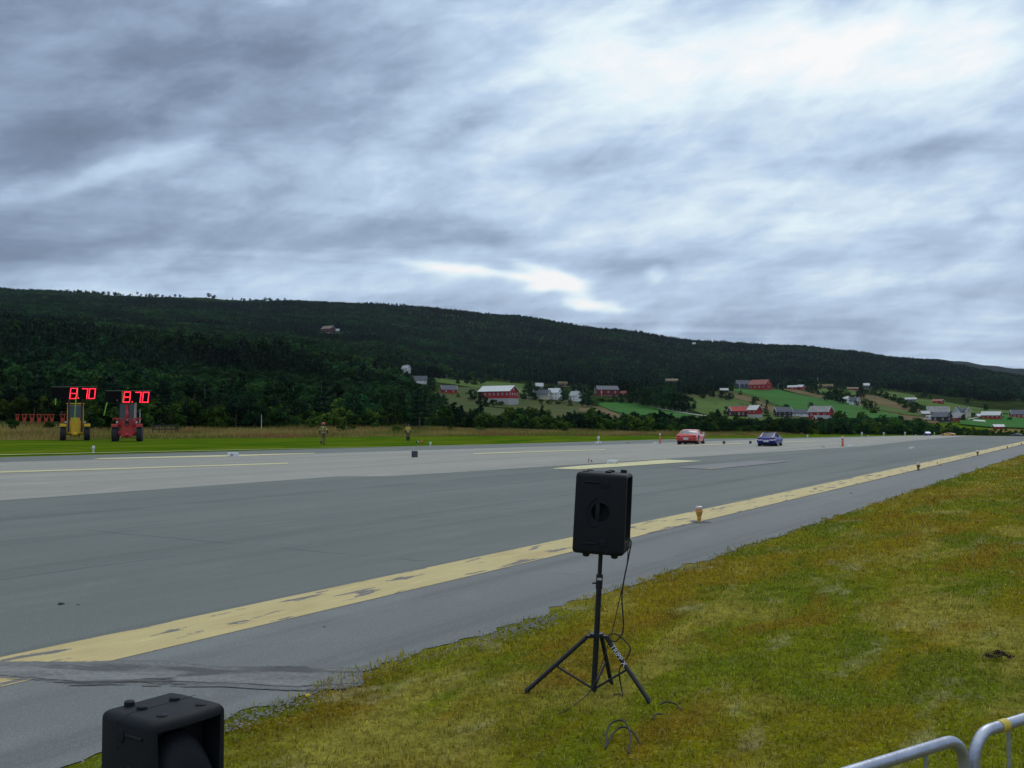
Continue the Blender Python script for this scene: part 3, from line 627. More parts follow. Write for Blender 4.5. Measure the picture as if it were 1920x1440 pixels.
def house(name, label, cat, x0, x1, yb, wall_h, roof_h, phi, k, wall, roof, base=0, group=None, wins=4, gw=1, rows=1, chim=0, trim=True, dark=False, rmin=200., over=.45):
    """gabled building; x0,x1,yb and heights in photo pixels at its place on the hill, phi turns it from facing the camera"""
    px = (x0+x1)/2; p = at(px, yb, rmin); dep = project(*p)[2]; s = dep/F; ph = R(phi); wpx = (x1-x0)*s
    L = wpx/(abs(math.cos(ph)) + k*abs(math.sin(ph))); Wd = L*k; hw, hr, hb = wall_h*s, roof_h*s, base*s
    HOUSES.append((x0, yb-wall_h-roof_h-base, x1, yb, math.hypot(p.x, p.y)))
    root = empty(name, (p.x, p.y, p.z - .1), -math.atan2(p.x, p.y) + ph, label, cat, group)
    a, b = L/2, Wd/2; z0 = hb
    mb = MB(); mb.prism([(-b, z0-.4*(hb>0)), (b, z0-.4*(hb>0)), (b, z0+hw), (0, z0+hw+hr*.985), (-b, z0+hw)], -a, a, 'YZ'); mb.build('wall', C_[wall], root)
    if not hb: MB().box((0, 0, -.9), (L*.98, Wd*.98, 2.0)).build('foundation', C_['stone'], root)
    else: MB().box((0, 0, hb/2 - .8), (L*1.004, Wd*1.01, hb+1.6-.4)).build('basement', C_['stone'], root)
    sl = math.atan2(hr, b); th = .22; ln = math.hypot(hr, b)+over; rf = MB()
    for sg in (-1, 1):
        c = (0, sg*(b+over*math.cos(sl))/2, z0+hw+hr-(ln/2)*math.sin(sl)+th*.55); rf.box(c, (L+2*over, ln, th), rot=(-sg*sl, 0, 0))
    r_ = rf.build('roof', C_[roof], root)
    if trim:
        for sx in (-1, 1):
            q = MB()
            for sg in (-1, 1): q.box((sx*(a+over+.06), sg*(b+over*math.cos(sl))/2, z0+hw+hr-(ln/2)*math.sin(sl)+th*.45), (.10, ln, .34), rot=(-sg*sl, 0, 0))
            q.build('bargeboard', M_frame if not dark else C_[wall], r_)
    for c in range(chim): MB().box(((c-.5*(chim-1))*L*.4+.1*L, 0, z0+hw+hr+.45), (.7, .7, 1.5)).build('chimney', M_chim, r_)
    wh = min(1.3, hw*.42/rows); ww = wh*.8
    def win(c, ax):
        d = (ww, .08, wh) if ax == 'y' else (.08, ww, wh); d2 = (ww*.62, .05, wh*.68) if ax == 'y' else (.05, ww*.62, wh*.68)
        o = MB().box(c, d).build('window', M_frame, root); off = .045
        c2 = (c[0], c[1]-off, c[2]) if ax == 'y' else (c[0]+math.copysign(off, c[0]), c[1], c[2]); MB().box(c2, d2).build('pane', M_pane, o)
    for rw in range(rows):
        zc = z0 + hw*(rw+.58)/rows
        for i in range(wins): win((-a + L*(i+.5)/wins, -b-.04, zc), 'y')
        sx = -1 if phi > 0 else 1
        if abs(phi) > 8:
            for i in range(gw): win((sx*(a+.04), -b + Wd*(i+.5)/gw, zc), 'x')
    if abs(phi) > 8 and gw: win(((-1 if phi > 0 else 1)*(a+.04), 0, z0+hw+hr*.35), 'x')
    return root
BARN = 'farm buildings on the hillside'
B = house
B('farmhouse', 'chalet with dark red walls and brown roof high in the forest', 'house', 602, 629, 624, 7, 6, -40, .8, 'maroon', 'r_brown', wins=3, gw=2, rmin=900)
B('shed', 'small pale roofed annex right of the chalet high in the forest', 'shed', 627, 636, 624, 4, 3.5, 5, .7, 'grey', 'r_grey', wins=0, gw=0, rmin=900)
B('farmhouse', 'small white house with grey roof alone at the forest edge', 'house', 753, 770, 699, 8, 6, -42, .8, 'white', 'r_grey', wins=2, gw=1, chim=1, rmin=400)
B('farmhouse', 'low white house under a dark grey roof left of the red shed', 'house', 774, 800, 719, 6, 8, 12, .5, 'white', 'r_slate', wins=3, rmin=300)
B('shed', 'small red shed with dark roof and white door beside the olive meadow', 'shed', 826, 857, 737.5, 7, 8, 14, .55, 'red', 'r_slate', wins=2, gw=0, rmin=300)
B('barn', 'large red barn with pale metal roof on a white stone basement', 'barn', 898, 972, 757.5, 13, 10, -32, .52, 'red', 'r_lgrey', base=11, wins=7, gw=4, rmin=300, over=.7)
B('farmhouse', 'cream farmhouse wing with dark roof facing the meadow', 'house', 998, 1034, 749, 9, 9, -24, .55, 'cream', 'r_slate', wins=5, gw=2, rmin=300)
B('farmhouse', 'tall white farmhouse with pale roof behind the cream wing', 'house', 1026, 1053, 750, 14, 8, -30, .7, 'white', 'r_lgrey', wins=3, gw=2, rows=2, chim=1, rmin=300)
B('shed', 'pale board shed above the cream farmhouse roof', 'shed', 1004, 1018, 728, 4, 6, 4, .6, 'grey', 'r_lgrey', wins=0, gw=0, rmin=500)
B('cabin', 'brown turf roofed cabin behind the white farmhouse', 'cabin', 1047, 1063, 724, 5, 3.5, 12, .6, 'brown', 'r_turf', wins=2, rmin=500)
B('farmhouse', 'small white house with steep gable between dark trees', 'house', 1067, 1090, 752.5, 11, 8, -48, .8, 'white', 'r_grey', wins=2, gw=2, rows=2, chim=1, rmin=300)
B('barn', 'dark red barn half hidden by trees with a dull roof', 'barn', 1115, 1160, 741.5, 11, 7, 22, .4, 'dred', 'r_slate', wins=3, gw=1, rmin=300, trim=False)
B('shed', 'small dark red shed right of the half hidden barn', 'shed', 1163, 1176, 742, 5, 4, -20, .6, 'dred', 'r_pink', wins=1, gw=0, rmin=300, trim=False)
B('cabin', 'small cabin with a brown roof in the trees above the grove', 'cabin', 1247, 1271, 717, 3, 4, 6, .6, 'grey', 'r_brown', wins=2, rmin=500, chim=1)
B('shed', 'little grey roofed shed below the dark blue house', 'shed', 1350, 1365, 736, 4.5, 3.5, 10, .7, 'black', 'r_grey', wins=0, gw=0, rmin=400)
B('farmhouse', 'dark blue house with white windows left of the big red barn', 'house', 1379, 1407, 727, 6.5, 7.5, 24, .5, 'navy', 'r_slate', wins=3, gw=1, rmin=500)
B('barn', 'big red barn with faded red roof at the top of the green field', 'barn', 1404, 1447, 731, 10, 9, -34, .55, 'red', 'r_pink', wins=4, gw=1, rmin=500, trim=False)
B('farmhouse', 'dark walled house with bright red tile roof and white gable trim', 'house', 1365, 1405, 782, 11.5, 8, 30, .5, 'maroon', 'r_red', wins=4, gw=1, chim=2, rmin=300)
B('barn', 'red gabled barn on a whitewashed base right of the red tile roof', 'barn', 1402, 1429, 784, 8, 8, -42, .8, 'red', 'r_lgrey', base=8, wins=2, gw=0, rmin=300)
B('cabin', 'left of two small red cabins under pale roofs', 'cabin', 1477, 1497, 730.5, 4.5, 3.5, -14, .6, 'red', 'r_grey', wins=1, gw=0, rmin=500)
B('cabin', 'right of two small red cabins with a pale roof and white window', 'cabin', 1494, 1509, 730.5, 5, 4, -40, .7, 'red', 'r_lgrey', wins=0, gw=1, rmin=500)
B('cabin', 'long red cabin with turf roof by the tall white pole', 'cabin', 1534, 1561, 729, 4.5, 4.5, 8, .5, 'brown', 'r_turf', wins=2, rmin=500)
B('cabin', 'low red cabin right of the tall dark grove', 'cabin', 1589, 1608, 732.5, 3.5, 3, 6, .5, 'red', 'r_brown', wins=1, rmin=500)
B('cabin', 'small dark cabin with two white windows at the forest edge', 'cabin', 1619, 1630, 728.5, 6, 4, 10, .8, 'black', 'r_lgrey', wins=2, rmin=500)
B('farmhouse', 'white house partly behind trees left of its neighbour on the slope', 'house', 1573, 1592, 755, 7, 5, -20, .6, 'white', 'r_lgrey', wins=3, rmin=400)
B('farmhouse', 'white house with dark windows below the red cabin on the slope', 'house', 1593, 1612, 761, 9, 7, -38, .8, 'white', 'r_slate', wins=2, gw=2, chim=1, rmin=400)
B('farmhouse', 'black two storey farmhouse with white windows and slate roof', 'house', 1451, 1485, 782.5, 11, 8, 26, .5, 'black', 'r_slate', wins=3, gw=2, rows=2, rmin=300)
B('shed', 'long white shed with slate roof between the black house and barn', 'shed', 1484, 1520, 781, 7, 6, 4, .35, 'white', 'r_slate', wins=3, rmin=300)
B('barn', 'red barn with weathered grey roof and white gable edges', 'barn', 1517, 1562, 784, 12, 10.5, -32, .5, 'red', 'r_old', wins=3, gw=0, rmin=300)
B('shed', 'low shed with blue grey roof in front of the grey roofed barn', 'shed', 1527, 1565, 788.5, 3.5, 6, 18, .5, 'dred', 'r_slate', wins=0, gw=0, rmin=300)
B('cabin', 'small grey roofed hut above the tall dark trees on the right', 'cabin', 1698, 1717, 751.5, 3, 3, 4, .5, 'grey', 'r_grey', wins=1, rmin=400)
B('cabin', 'small red cabin with pink roof on the upper right green slope', 'cabin', 1749, 1769, 757, 5, 3.5, -34, .6, 'red', 'r_pink', wins=1, gw=1, rmin=400)
B('shed', 'small dark red shed with white roof right of the tall pole', 'shed', 1728, 1742, 781, 6, 4.5, 16, .6, 'dred', 'r_lgrey', wins=1, rmin=300)
B('barn', 'long barn under a wide weathered grey roof behind the black house', 'barn', 1739, 1778, 779, 7, 10, 10, .5, 'grey', 'r_old', wins=2, rmin=300)
B('farmhouse', 'black house with slate roof beside the white caravan', 'house', 1748, 1783, 790.5, 9.5, 8, -30, .6, 'black', 'r_slate', wins=2, gw=1, rmin=300, dark=True)
B('barn', 'red walled barn with grey roof between black and white houses', 'barn', 1779, 1808, 789, 6, 8.5, -28, .7, 'red', 'r_old', wins=1, gw=0, rmin=300)
B('farmhouse', 'left gabled wing of the white house with dark slate roof', 'house', 1788, 1806, 784, 11, 9, 62, 1.1, 'white', 'r_slate', wins=1, gw=2, rows=2, chim=1, rmin=300)
B('farmhouse', 'tall narrow right wing of the white slate roofed house', 'house', 1804, 1820, 784, 13, 7, -60, .9, 'cream', 'r_slate', wins=1, gw=1, rows=2, rmin=300)
B('barn', 'red barn with long pale roof above the white hay bales', 'barn', 1842, 1876, 787, 7, 6.5, -16, .45, 'red', 'r_lgrey', wins=4, gw=1, base=2, rmin=300)
B('shed', 'low red lean-to at the left end of the pale roofed red barn', 'shed', 1831, 1851, 785, 5, 4, 20, .6, 'red', 'r_lgrey', wins=1, rmin=300)
B('cabin', 'small red hut with pale roof alone in the lower right field', 'cabin', 1863, 1881, 804, 4.5, 3.5, 18, .7, 'red', 'r_lgrey', wins=0, gw=0, rmin=300)
B('barn', 'red barn with dark slate roof cut by the right picture edge', 'barn', 1896, 1945, 785, 8.5, 8, 14, .4, 'red', 'r_slate', wins=6, gw=1, rmin=300)
B('cabin', 'tiny pale cabin just below the skyline of the wooded ridge', 'cabin', 1298, 1304, 646, 2, 1.8, 10, .7, 'white', 'r_lgrey', wins=1, rmin=1200)
# caravan, hay bales
p = at(1743, 789.5, 300); s = project(*p)[2]/F
HOUSES.append((1736, 782, 1749, 790, math.hypot(p.x, p.y)))
cv = empty('caravan', p, -math.atan2(p.x, p.y)+R(8), 'white caravan parked left of the black house', 'caravan')
q = MB().box((0, 0, 1.75), (11.5*s, 2.3, 2.1), bev=.3).build('body', C_['white'], cv, True); MB().box((-1.1, -1.17, 2.0), (1.0, .04, .6)).build('window', M_pane, q)
MB().box((1.1, -1.17, 2.0), (1.0, .04, .6)).build('window', M_pane, q); M_tyre = pm('tyre_rubber', (.018,.019,.022), (.03,.03,.034), 30, .85, .3)
for sx in (-.4, .4): MB().lathe([(.3, -.12), (.34, -.08), (.34, .08), (.3, .12)], 16, (sx, -1.05, .34), 'Y').build('wheel', M_tyre, cv)
M_bale = pm('white_bale_wrap', (.78,.80,.80), (.66,.69,.70), 3, .45, .2)
BG = 'white wrapped hay bales lying in a row'
for i in range(9):
    px = 1827 + i*2.25; p = at(px, 791.5+i*.18, 300); b_ = MB(); b_.lathe([(.55,-.6),(.66,-.52),(.68,0),(.66,.52),(.55,.6)], 16, (0,0,.66), 'X')
    o = b_.build('hay_bale', M_bale, None, True, p) if i == 0 else link('hay_bale', b0_, None, p)
    if i == 0: b0_ = o.data
    o.rotation_euler.z = random.uniform(-.5, .5); tag(o, 'white wrapped round hay bale in the row below the red barn', 'hay bale', BG)
# poles
M_pole = pm('pole_grey', (.30,.30,.28), (.2,.19,.18), 8, .8); M_wpole = pm('pole_white', (.62,.64,.62), None, 8, .6)
PG = 'utility poles among the farms'
def pole(px, yb, hpx, label, white=False, flag=False, rmin=200., r_=.13, group=PG):
    p = at(px, yb, rmin); s = project(*p)[2]/F; h = hpx*s; k = max(1., s*.75/.26)
    root = empty('flagpole' if flag else 'utility_pole', p, -math.atan2(p.x, p.y), label, 'flagpole' if flag else 'pole', None if flag else group)
    MB().tube([(0,0,-.3),(0,0,h*.5),(0,0,h)], [r_*k, r_*k*.9, r_*k*.7], 8).build('shaft', M_wpole if white else M_pole, root)
    if flag or h < 3.2: MB().ball((0,0,h+.08), (.14 if flag else .05)*k, 8, 6).build('finial', M_wpole, root)
    else: MB().box((0,0,h-.5), (1.7, .14, .14)).build('crossarm', M_pole, root)
pole(730, 687, 14, 'tall white pole standing in the forest above the left houses', True, True, 400)
pole(838, 712, 10, 'thin pole on the upper field above the red shed', rmin=300); pole(955, 724, 10, 'thin pole behind the large red barn roof', rmin=300)
pole(1060, 716, 12, 'pole behind the brown turf roofed cabin', rmin=400); pole(1128, 743, 18, 'pale pole in front of the dark red barn', True, rmin=300); pole(1115.5, 742, 15, 'pale pole at the left corner of the dark red barn', True, rmin=300)
pole(1281.5, 717, 12, 'pole right of the brown roofed cabin in the trees', rmin=400); pole(1363, 762, 12, 'pole standing on the pale meadow', rmin=300); pole(1386.5, 730, 12, 'white pole by the dark blue house', True, rmin=400)
pole(1459, 734, 14, 'pole at the top of the green field by the big red barn', rmin=400); pole(1461.5, 728, 10, 'second pole at the top of the green field', rmin=400); pole(1533.5, 723, 15, 'tall white pole left of the turf roofed cabin', True, True, 400)
pole(1511, 764, 14, 'grey pole standing in the middle of the green field', rmin=300); pole(1527, 776, 20, 'white flagpole before the grey roofed red barn', True, True, 300); pole(1564, 761, 13, 'pole before the dark grove by the white houses', rmin=300); pole(1402, 762, 10, 'short pole on the brown strip below the dark blue house', rmin=300)
pole(1719.5, 775, 24, 'tall white pole beside the dense dark spruce', True, True, 300); pole(490, 812, 33, 'thin white post standing in the dry grass', True, rmin=100, r_=.05)
# ------------------------------------------------------------------ shared materials
M_blk = pm('black_plastic', (.008,.010,.013), (.011,.013,.017), 60, .62, .35, bdist=.001, bscale=260, spec=.2)
M_blk2 = pm('black_recess', (.006,.006,.008), None, 10, .8); M_bsteel = pm('black_steel', (.006,.008,.013), (.012,.014,.02), 20, .42, .1, spec=.4)
M_galv = pm('galvanised_tube', (.42,.46,.56), (.33,.36,.45), 14, .38, .12, metal=.75, stretch=(1,1,1)); M_gum = pm('rubber', (.014,.015,.018), None, 30, .7)
M_white = pm('white_paint_obj', (.66,.69,.70), (.55,.58,.60), 6, .55); M_orange = pm('orange_plastic', (.62,.10,.035), (.50,.07,.03), 6, .5)
M_chrome = pm('chrome', (.62,.65,.70), None, 5, .18, metal=.9); M_glass = pm('car_glass', (.035,.05,.065), (.05,.065,.08), 2, .08, spec=.8)
M_dgrey = pm('dark_grey_box', (.035,.042,.055), (.05,.058,.07), 6, .6); M_label = pm('white_label', (.6,.62,.64), None, 10, .6)
def facing(p, extra=0.): return -math.atan2(p[0], p[1]) + R(extra)
# ------------------------------------------------------------------ loudspeakers
def cabinet(root, w_, d_, h_, front_detail, back_detail):
    """moulded cabinet, front towards -Y, width along X, base at z=0"""
    prof = [(-w_/2*.93, d_*.5), (-w_/2, d_*.28), (-w_/2, -d_*.40), (-w_/2*.97, -d_*.485), (-w_/2*.6, -d_*.515), (0, -d_*.53), (w_/2*.6, -d_*.515), (w_/2*.97, -d_*.485), (w_/2, -d_*.40), (w_/2, d_*.28), (w_/2*.93, d_*.5)]
    bm = bmesh.new(); lo = [bm.verts.new((a, b, 0)) for a, b in prof]; hi = [bm.verts.new((a, b*(.985), h_)) for a, b in prof]
    bm.faces.new(lo[::-1]); bm.faces.new(hi)
    for i in range(len(prof)): j = (i+1) % len(prof); bm.faces.new((lo[i], lo[j], hi[j], hi[i]))
    bmesh.ops.recalc_face_normals(bm, faces=bm.faces)
    ed = [e for e in bm.edges if abs(e.verts[0].co.z - e.verts[1].co.z) < 1e-5]
    bmesh.ops.bevel(bm, geom=ed, offset=.034*h_/.6, segments=5, affect='EDGES', profile=.5)
    me = bpy.data.meshes.new('body'); bm.to_mesh(me); bm.free(); me.materials.append(M_blk); o = link('body', me, root)
    cuts = []
    if front_detail:   # horn mouth over the woofer
        c = MB(); c.prism([(-w_*.40, h_*.50), (w_*.40, h_*.50), (w_*.43, h_*.93), (-w_*.43, h_*.93)], -d_*.9, -d_*.16, 'XZ'); cuts.append(c)
        c = MB(); c.lathe([(w_*.41, -d_*.9), (w_*.41, -d_*.42), (w_*.30, -d_*.22)], 40, (0, 0, h_*.385), 'Y'); cuts.append(c)
    if back_detail:
        c = MB().box((0, d_*.5, h_*.555), (w_*.74, d_*.36, h_*.80), bev=.012); cuts.append(c)
    for sx in (-1, 1):  # handle wells
        c = MB(); c.lathe([(h_*.001, -.06), (h_*.095, -.055), (h_*.115, .0), (h_*.12, .03)][::1], 28, (sx*(w_/2+.0), d_*.02, h_*.52), 'X')
        if sx < 0: c = MB(); c.lathe([(h_*.12, -.03), (h_*.115, .0), (h_*.095, .055), (h_*.001, .06)], 28, (sx*w_/2, d_*.02, h_*.52), 'X')
        cuts.append(c)
    cut(o, cuts)
    for q in o.data.polygons: q.use_smooth = True
    o.data.set_sharp_from_angle(angle=R(35)); o.data.materials.clear(); o.data.materials.append(M_blk)
    for sx in (-1, 1):
        x_ = sx*(w_/2 + .002); hd = MB()
        hd.box((sx*(w_/2-.012), -d_*.035, h_*.52), (.022, .034*h_/.6, h_*.25), bev=.008)      # grip bar across the well
        arc = [(sx*(w_/2+.001), -d_*.035 - (d_*.20)*math.cos(a), h_*.52 + h_*.175*math.sin(a)) for a in np.linspace(-1.45, 1.45, 15)]
        hd.tube(arc, .0075, 8); hd.build('handle', M_blk, root, True)
        for zz_ in (.135, .885): MB().tube([(x_, -d_*.32, h_*zz_), (x_, -d_*.02, h_*zz_)], .007, 8).build('rail', M_blk, root, True)
        for zz_ in (.155, .87): MB().lathe([(.03*h_/.6, -.004), (.028*h_/.6, .006), (.012, .008)] if sx > 0 else [(.012, -.008), (.028*h_/.6, -.006), (.03*h_/.6, .004)], 20, (sx*w_/2, d_*.10, h_*zz_), 'X').build('fitting', M_blk, root, True)
        sc_ = MB()
        for (yy, zz_) in ((.16, .95), (.16, .79), (.16, .63), (.16, .41), (.16, .27), (.16, .04)): sc_.lathe([(.007, -.003), (.007, .003)], 10, (sx*w_/2, d_*yy, h_*zz_), 'X')
        sc_.build('screw', M_blk2, root)
    for k_, (a, b) in enumerate(((-.27, -.25), (.27, -.25), (-.27, .30), (.27, .30))):
        MB().lathe([(.016, -.028), (.026, -.02), (.03, .01)], 14, (a*w_, b*d_, 0)).build('foot', M_gum, root, True)
    for (a, b, hh) in ((-.22, .10, .012), (.22, .10, .012), (.26, -.33, .004), (-.26, -.33, .004), (-.22, .34, .02)):
        MB().lathe([(.024, -.01), (.024, hh), (.018, hh+.004)], 16, (a*w_, b*d_, h_)).build('top_fitting', M_blk, root, True)
    if front_detail:
        wf = MB(); wf.lathe([(w_*.395, 0), (w_*.39, .012), (w_*.36, .014), (w_*.345, -.006), (w_*.33, .004), (w_*.16, .075), (w_*.13, .06)], 44, (0, -d_*.44, h_*.385), 'Y'); o2 = wf.build('woofer', M_gum, root, True)
        MB().ball((0, -d_*.44+.055, h_*.385), (w_*.13, .035, w_*.13), 20, 10).build('dust_cap', M_blk2, o2, True)
        bl = MB(); V = []; n_ = 28   # rounded lip that swells out over the woofer into the horn mouth
        for j in range(9):
            b_ = j/8
            for i in range(n_):
                a = math.pi*(.02+.96*i/(n_-1)); rad = w_*(.41+.028*b_); zr = h_*.385+math.sin(a)*(rad + h_*.24*math.sin(b_*math.pi/2)**1.2)
                V.append((math.cos(a)*rad, -d_*.50 + d_*.30*(1-math.cos(b_*math.pi/2)), min(zr, h_*.86)))
        bl.add(V, [[j*n_+i, j*n_+i+1, (j+1)*n_+i+1, (j+1)*n_+i] for j in range(8) for i in range(n_-1)]); bl.build('horn_lip', M_blk, root, True)
        sm = MB().box((0, d_*.06, h_+.0008), (w_*.985, .003, .0016)); sm.build('seam', M_blk2, root)
    if back_detail:
        pl = MB().box((0, d_*.335, h_*.28), (w_*.66, .01, h_*.22)).build('connector_panel', M_dgrey, root)
        for i, x_ in enumerate((-.2, -.07, .07, .2)): MB().lathe([(.012, 0), (.012, .012)], 14, (x_*w_, d_*.34, h_*(.26 if i % 2 else .31)), 'Y').build('socket', M_blk2, pl)
        MB().box((0, d_*.49, h_*.085), (w_*.62, .004, h_*.045)).build('plate', M_label, root)
    return root
# speaker on the tripod
pb = at(1113, 1300); sp = F / project(*pb)[2]     # px per metre there
hgt = lambda y_: (1300 - y_) / sp
st = empty('speaker_stand', pb, facing(pb), 'black tripod speaker stand with three splayed legs on the lawn', 'speaker stand')
lean = lambda z_: (z_*math.tan(R(3.1)), 0, z_)
MB().tube([lean(.015), lean(hgt(1190)), lean(hgt(1085))], .0185*1.15, 16).build('lower_tube', M_bsteel, st, True)
MB().tube([lean(hgt(1088)), lean(hgt(1022))], .0165, 16).build('upper_tube', M_bsteel, st, True)
k_ = MB(); k_.tube([lean(hgt(1105)), lean(hgt(1078))], .0255, 18); k_.tube([(lean(hgt(1094))[0]-.02, -.01, hgt(1094)), (lean(hgt(1094))[0]-.05, -.02, hgt(1094))], .007, 8); kk = k_.build('collar', M_bsteel, st, True)
MB().box((lean(hgt(1086))[0], -.0262, hgt(1086)), (.034, .002, .016)).build('label_band', M_label, kk)
hb_ = MB(); c0 = lean(hgt(1191)); hb_.tube([(c0[0], 0, c0[2]-.012), (c0[0], 0, c0[2]+.012)], .05, 20); hub = hb_.build('hub', M_bsteel, st, True)
hb_ = MB()
for a in (R(-8), R(188), R(62)): hb_.box((c0[0]+math.cos(a)*.055, math.sin(a)*.055, c0[2]-.012), (.06, .035, .02), rot=(0, 0, a))
hb_.build('hub_arm', M_bsteel, hub)
def local(px, py, root):
    g_ = at(px, py); m = Matrix.Translation(root.location) @ Matrix.Rotation(root.rotation_euler.z, 4, 'Z'); return m.inverted() @ g_
feet = [(local(987, 1299, st), R(186)), (local(1218, 1319, st), R(-8)), (local(1146, 1284, st), R(62))]
for i, (f, a) in enumerate(feet):
    t0 = Vector((c0[0]+math.cos(a)*.075, math.sin(a)*.075, c0[2]-.018)); f = Vector((f.x, f.y, f.z+.012)); d = (f - t0)
    lg = MB().tube([t0 - d*.02, t0, f], .0165, 14).build('leg', M_bsteel, st, True)
    MB().tube([f - d*.04, f + d*.012], .020, 14).build('rubber_foot', M_gum, lg, True)
    mid = t0 + d*(.52 if i != 1 else .50); lo_ = Vector(lean(.03)); e = (mid - lo_)
    MB().tube([lo_ + e*.03, mid], .0085, 8).build('brace', M_bsteel, st, True)
    if i == 1:      # pale lettering on the leg, as worn block marks
        cu = bpy.data.curves.new('lettering', 'FONT'); cu.body = 'TRIPP X'; cu.size = .052; cu.extrude = .0006; to = bpy.data.objects.new('lettering', cu); sc.collection.objects.link(to)
        me = bpy.data.meshes.new_from_object(to.evaluated_get(bpy.context.evaluated_depsgraph_get())); bpy.data.objects.remove(to)
        xa = d.normalized(); yn = Vector((0, -1, 0)); yn = (yn - xa*yn.dot(xa)).normalized(); up_ = yn.cross(xa).normalized()
        me.transform(Matrix(((xa.x, -up_.x*-1, yn.x, 0), (xa.y, up_.y, yn.y, 0), (xa.z, up_.z, yn.z, 0), (0, 0, 0, 1)))); me.materials.clear(); me.materials.append(M_label)
        me.transform(Matrix.Translation(t0 + d*.13 + yn*.0175 - up_*.015)); link('lettering', me, lg)
hc = 150/sp; sc1 = empty('loudspeaker', pb + Vector((0, 0, 0)), 0, 'black loudspeaker on the tripod seen from its handle side', 'loudspeaker')
cx, cz = lean(hgt(1036))[0], hgt(1036)
mw = Matrix.Translation(pb) @ Matrix.Rotation(facing(pb), 4, 'Z') @ Matrix.Translation((cx + .002, 0, cz)) @ Matrix.Rotation(R(3.0), 4, 'Y') @ Matrix.Rotation(R(-90-9), 4, 'Z') @ Matrix.Rotation(R(0), 4, 'X')
cabinet(sc1, hc*.65, hc*.645, hc*1.0, False, True); sc1.matrix_world = mw
# near speaker at the lower left
NS = 1.053; pn = ray(307, 1330); pn = pn/pn[1]*4.68
ns = empty('loudspeaker', (pn[0], 4.68, .0), 0, 'black loudspeaker with open horn mouth standing beside the shoulder, nearest the camera', 'loudspeaker')
HN = CH - (1305-789)/F*4.68
cabinet(ns, .405, .39, HN, True, False); ns.rotation_euler.z = facing((pn[0], 4.68)) + R(37); ns.location.z = float(H(pn[0], 4.68))
# cables
def cable(name, pts, r_, label, group=None, px=True):
    P = []
    for q in pts: P.append(Vector(q))
    o = MB().tube(catmull(P, 8), r_, 7).build(name, M_gum, None, True); return tag(o, label, 'cable', group)
yb_ = pb.y; A3 = lambda px, py, dy=0.: Vector(((px-960)/F*(yb_+dy)*1.0, yb_+dy, CH - (py-789)/F*(yb_+dy)))
g3 = lambda px, py, up=.012: at(px, py) + Vector((0, 0, up))
cable('cable', [A3(1172,1008,.0), A3(1182,1014,-.03), A3(1178,1040,-.05), A3(1165,1110,-.05), A3(1167,1175,-.03), A3(1155,1197,-.04), A3(1142,1196,-.06), A3(1141,1187,-.06), A3(1152,1185,-.05), A3(1164,1192,-.03), A3(1180,1212,-.05), A3(1170,1235,-.06), A3(1159,1252,-.06), A3(1163,1285,-.04), g3(1168,1306), g3(1160,1304), g3(1150,1306)], .0055, 'thick black cable looping down from the loudspeaker to the lawn', 'cables of the loudspeaker')
cable('cable', [A3(1168,1010,.0), A3(1176,1030,-.04), A3(1172,1070,-.05), A3(1158,1130,-.05), A3(1145,1185,-.06), A3(1125,1245,-.10), A3(1105,1290,-.16), g3(1080,1322), g3(1062,1334), g3(1045,1342)], .0035, 'thin black cable running straight from the loudspeaker across the stand', 'cables of the loudspeaker')
cable('cable', [g3(1135,1407), g3(1140,1386,.07), g3(1155,1381,.10), g3(1172,1384,.10), g3(1182,1398,.06), g3(1178,1416)], .006, 'black cable loop rising out of the lawn below the tripod', 'cable loops in the lawn')
cable('cable', [g3(1137,1404), g3(1148,1390,.04), g3(1165,1384,.07), g3(1185,1389,.06), g3(1200,1398)], .006, 'second black cable loop crossing the first one in the lawn', 'cable loops in the lawn')
cable('cable', [g3(1238,1326,.02), g3(1250,1324,.03), g3(1268,1326,.02), g3(1278,1333,.0)], .006, 'short black cable piece showing right of the tripod foot', 'cable loops in the lawn')
cable('cable', [g3(1222,1352,.01), g3(1232,1347,.03), g3(1242,1345,.02)], .006, 'short dark cable piece just below the tripod foot', 'cable loops in the lawn')
# ------------------------------------------------------------------ crowd barriers, lower right
M_tape = pm('yellow_tape', (.55,.42,.05), None, 6, .5)
dirb = Vector((.83, .56, 0)).normalized()
def barrier(corner, sgn, label, depth_out, tape=False):
    root = empty('crowd_barrier', (corner[0], corner[1], 0), math.atan2(dirb.y, dirb.x), label, 'barrier', 'steel crowd barriers')
    L = 2.2; top = corner[2]; x0, x1 = (0, L) if sgn > 0 else (-L, 0); rr = .09; r_ = .0182
    def arc(cx_, cz_, a0, a1): return [(cx_+rr*math.cos(a), 0, cz_+rr*math.sin(a)) for a in np.linspace(a0, a1, 9)]
    pts = [(x0, 0, .12)] + arc(x0+rr, top-rr, math.pi, math.pi/2) + arc(x1-rr, top-rr, math.pi/2, 0) + [(x1, 0, .12)]
    MB().tube(pts, r_, 18).build('frame', M_galv, root, True)
    MB().tube([(x0, 0, .2), (x1, 0, .2)], .015, 12).build('bottom_rail', M_galv, root, True)
    for i in range(1, 11):
        x_ = x0 + L*i/11; MB().tube([(x_, 0, .2), (x_, 0, top-.01)], .0065, 8).build('bar', M_galv, root, True)
    for x_ in (x0+.22, x1-.22): MB().tube([(x_, -.28, .0), (x_, -.22, .05), (x_, 0, .13), (x_, .22, .05), (x_, .28, .0)], .015, 10).build('foot', M_galv, root, True)
    if tape: MB().tube([(x0+.145, 0, top-.0005), (x0+.185, 0, top)], .0203, 18).build('tape', M_tape, root, True)
    return root
c1 = ray(1801, 1440); c1 = c1/c1[1]*3.16; z1 = CH - (1389-789)/F*3.12
c2 = ray(1822, 1440); c2 = c2/c2[1]*3.18
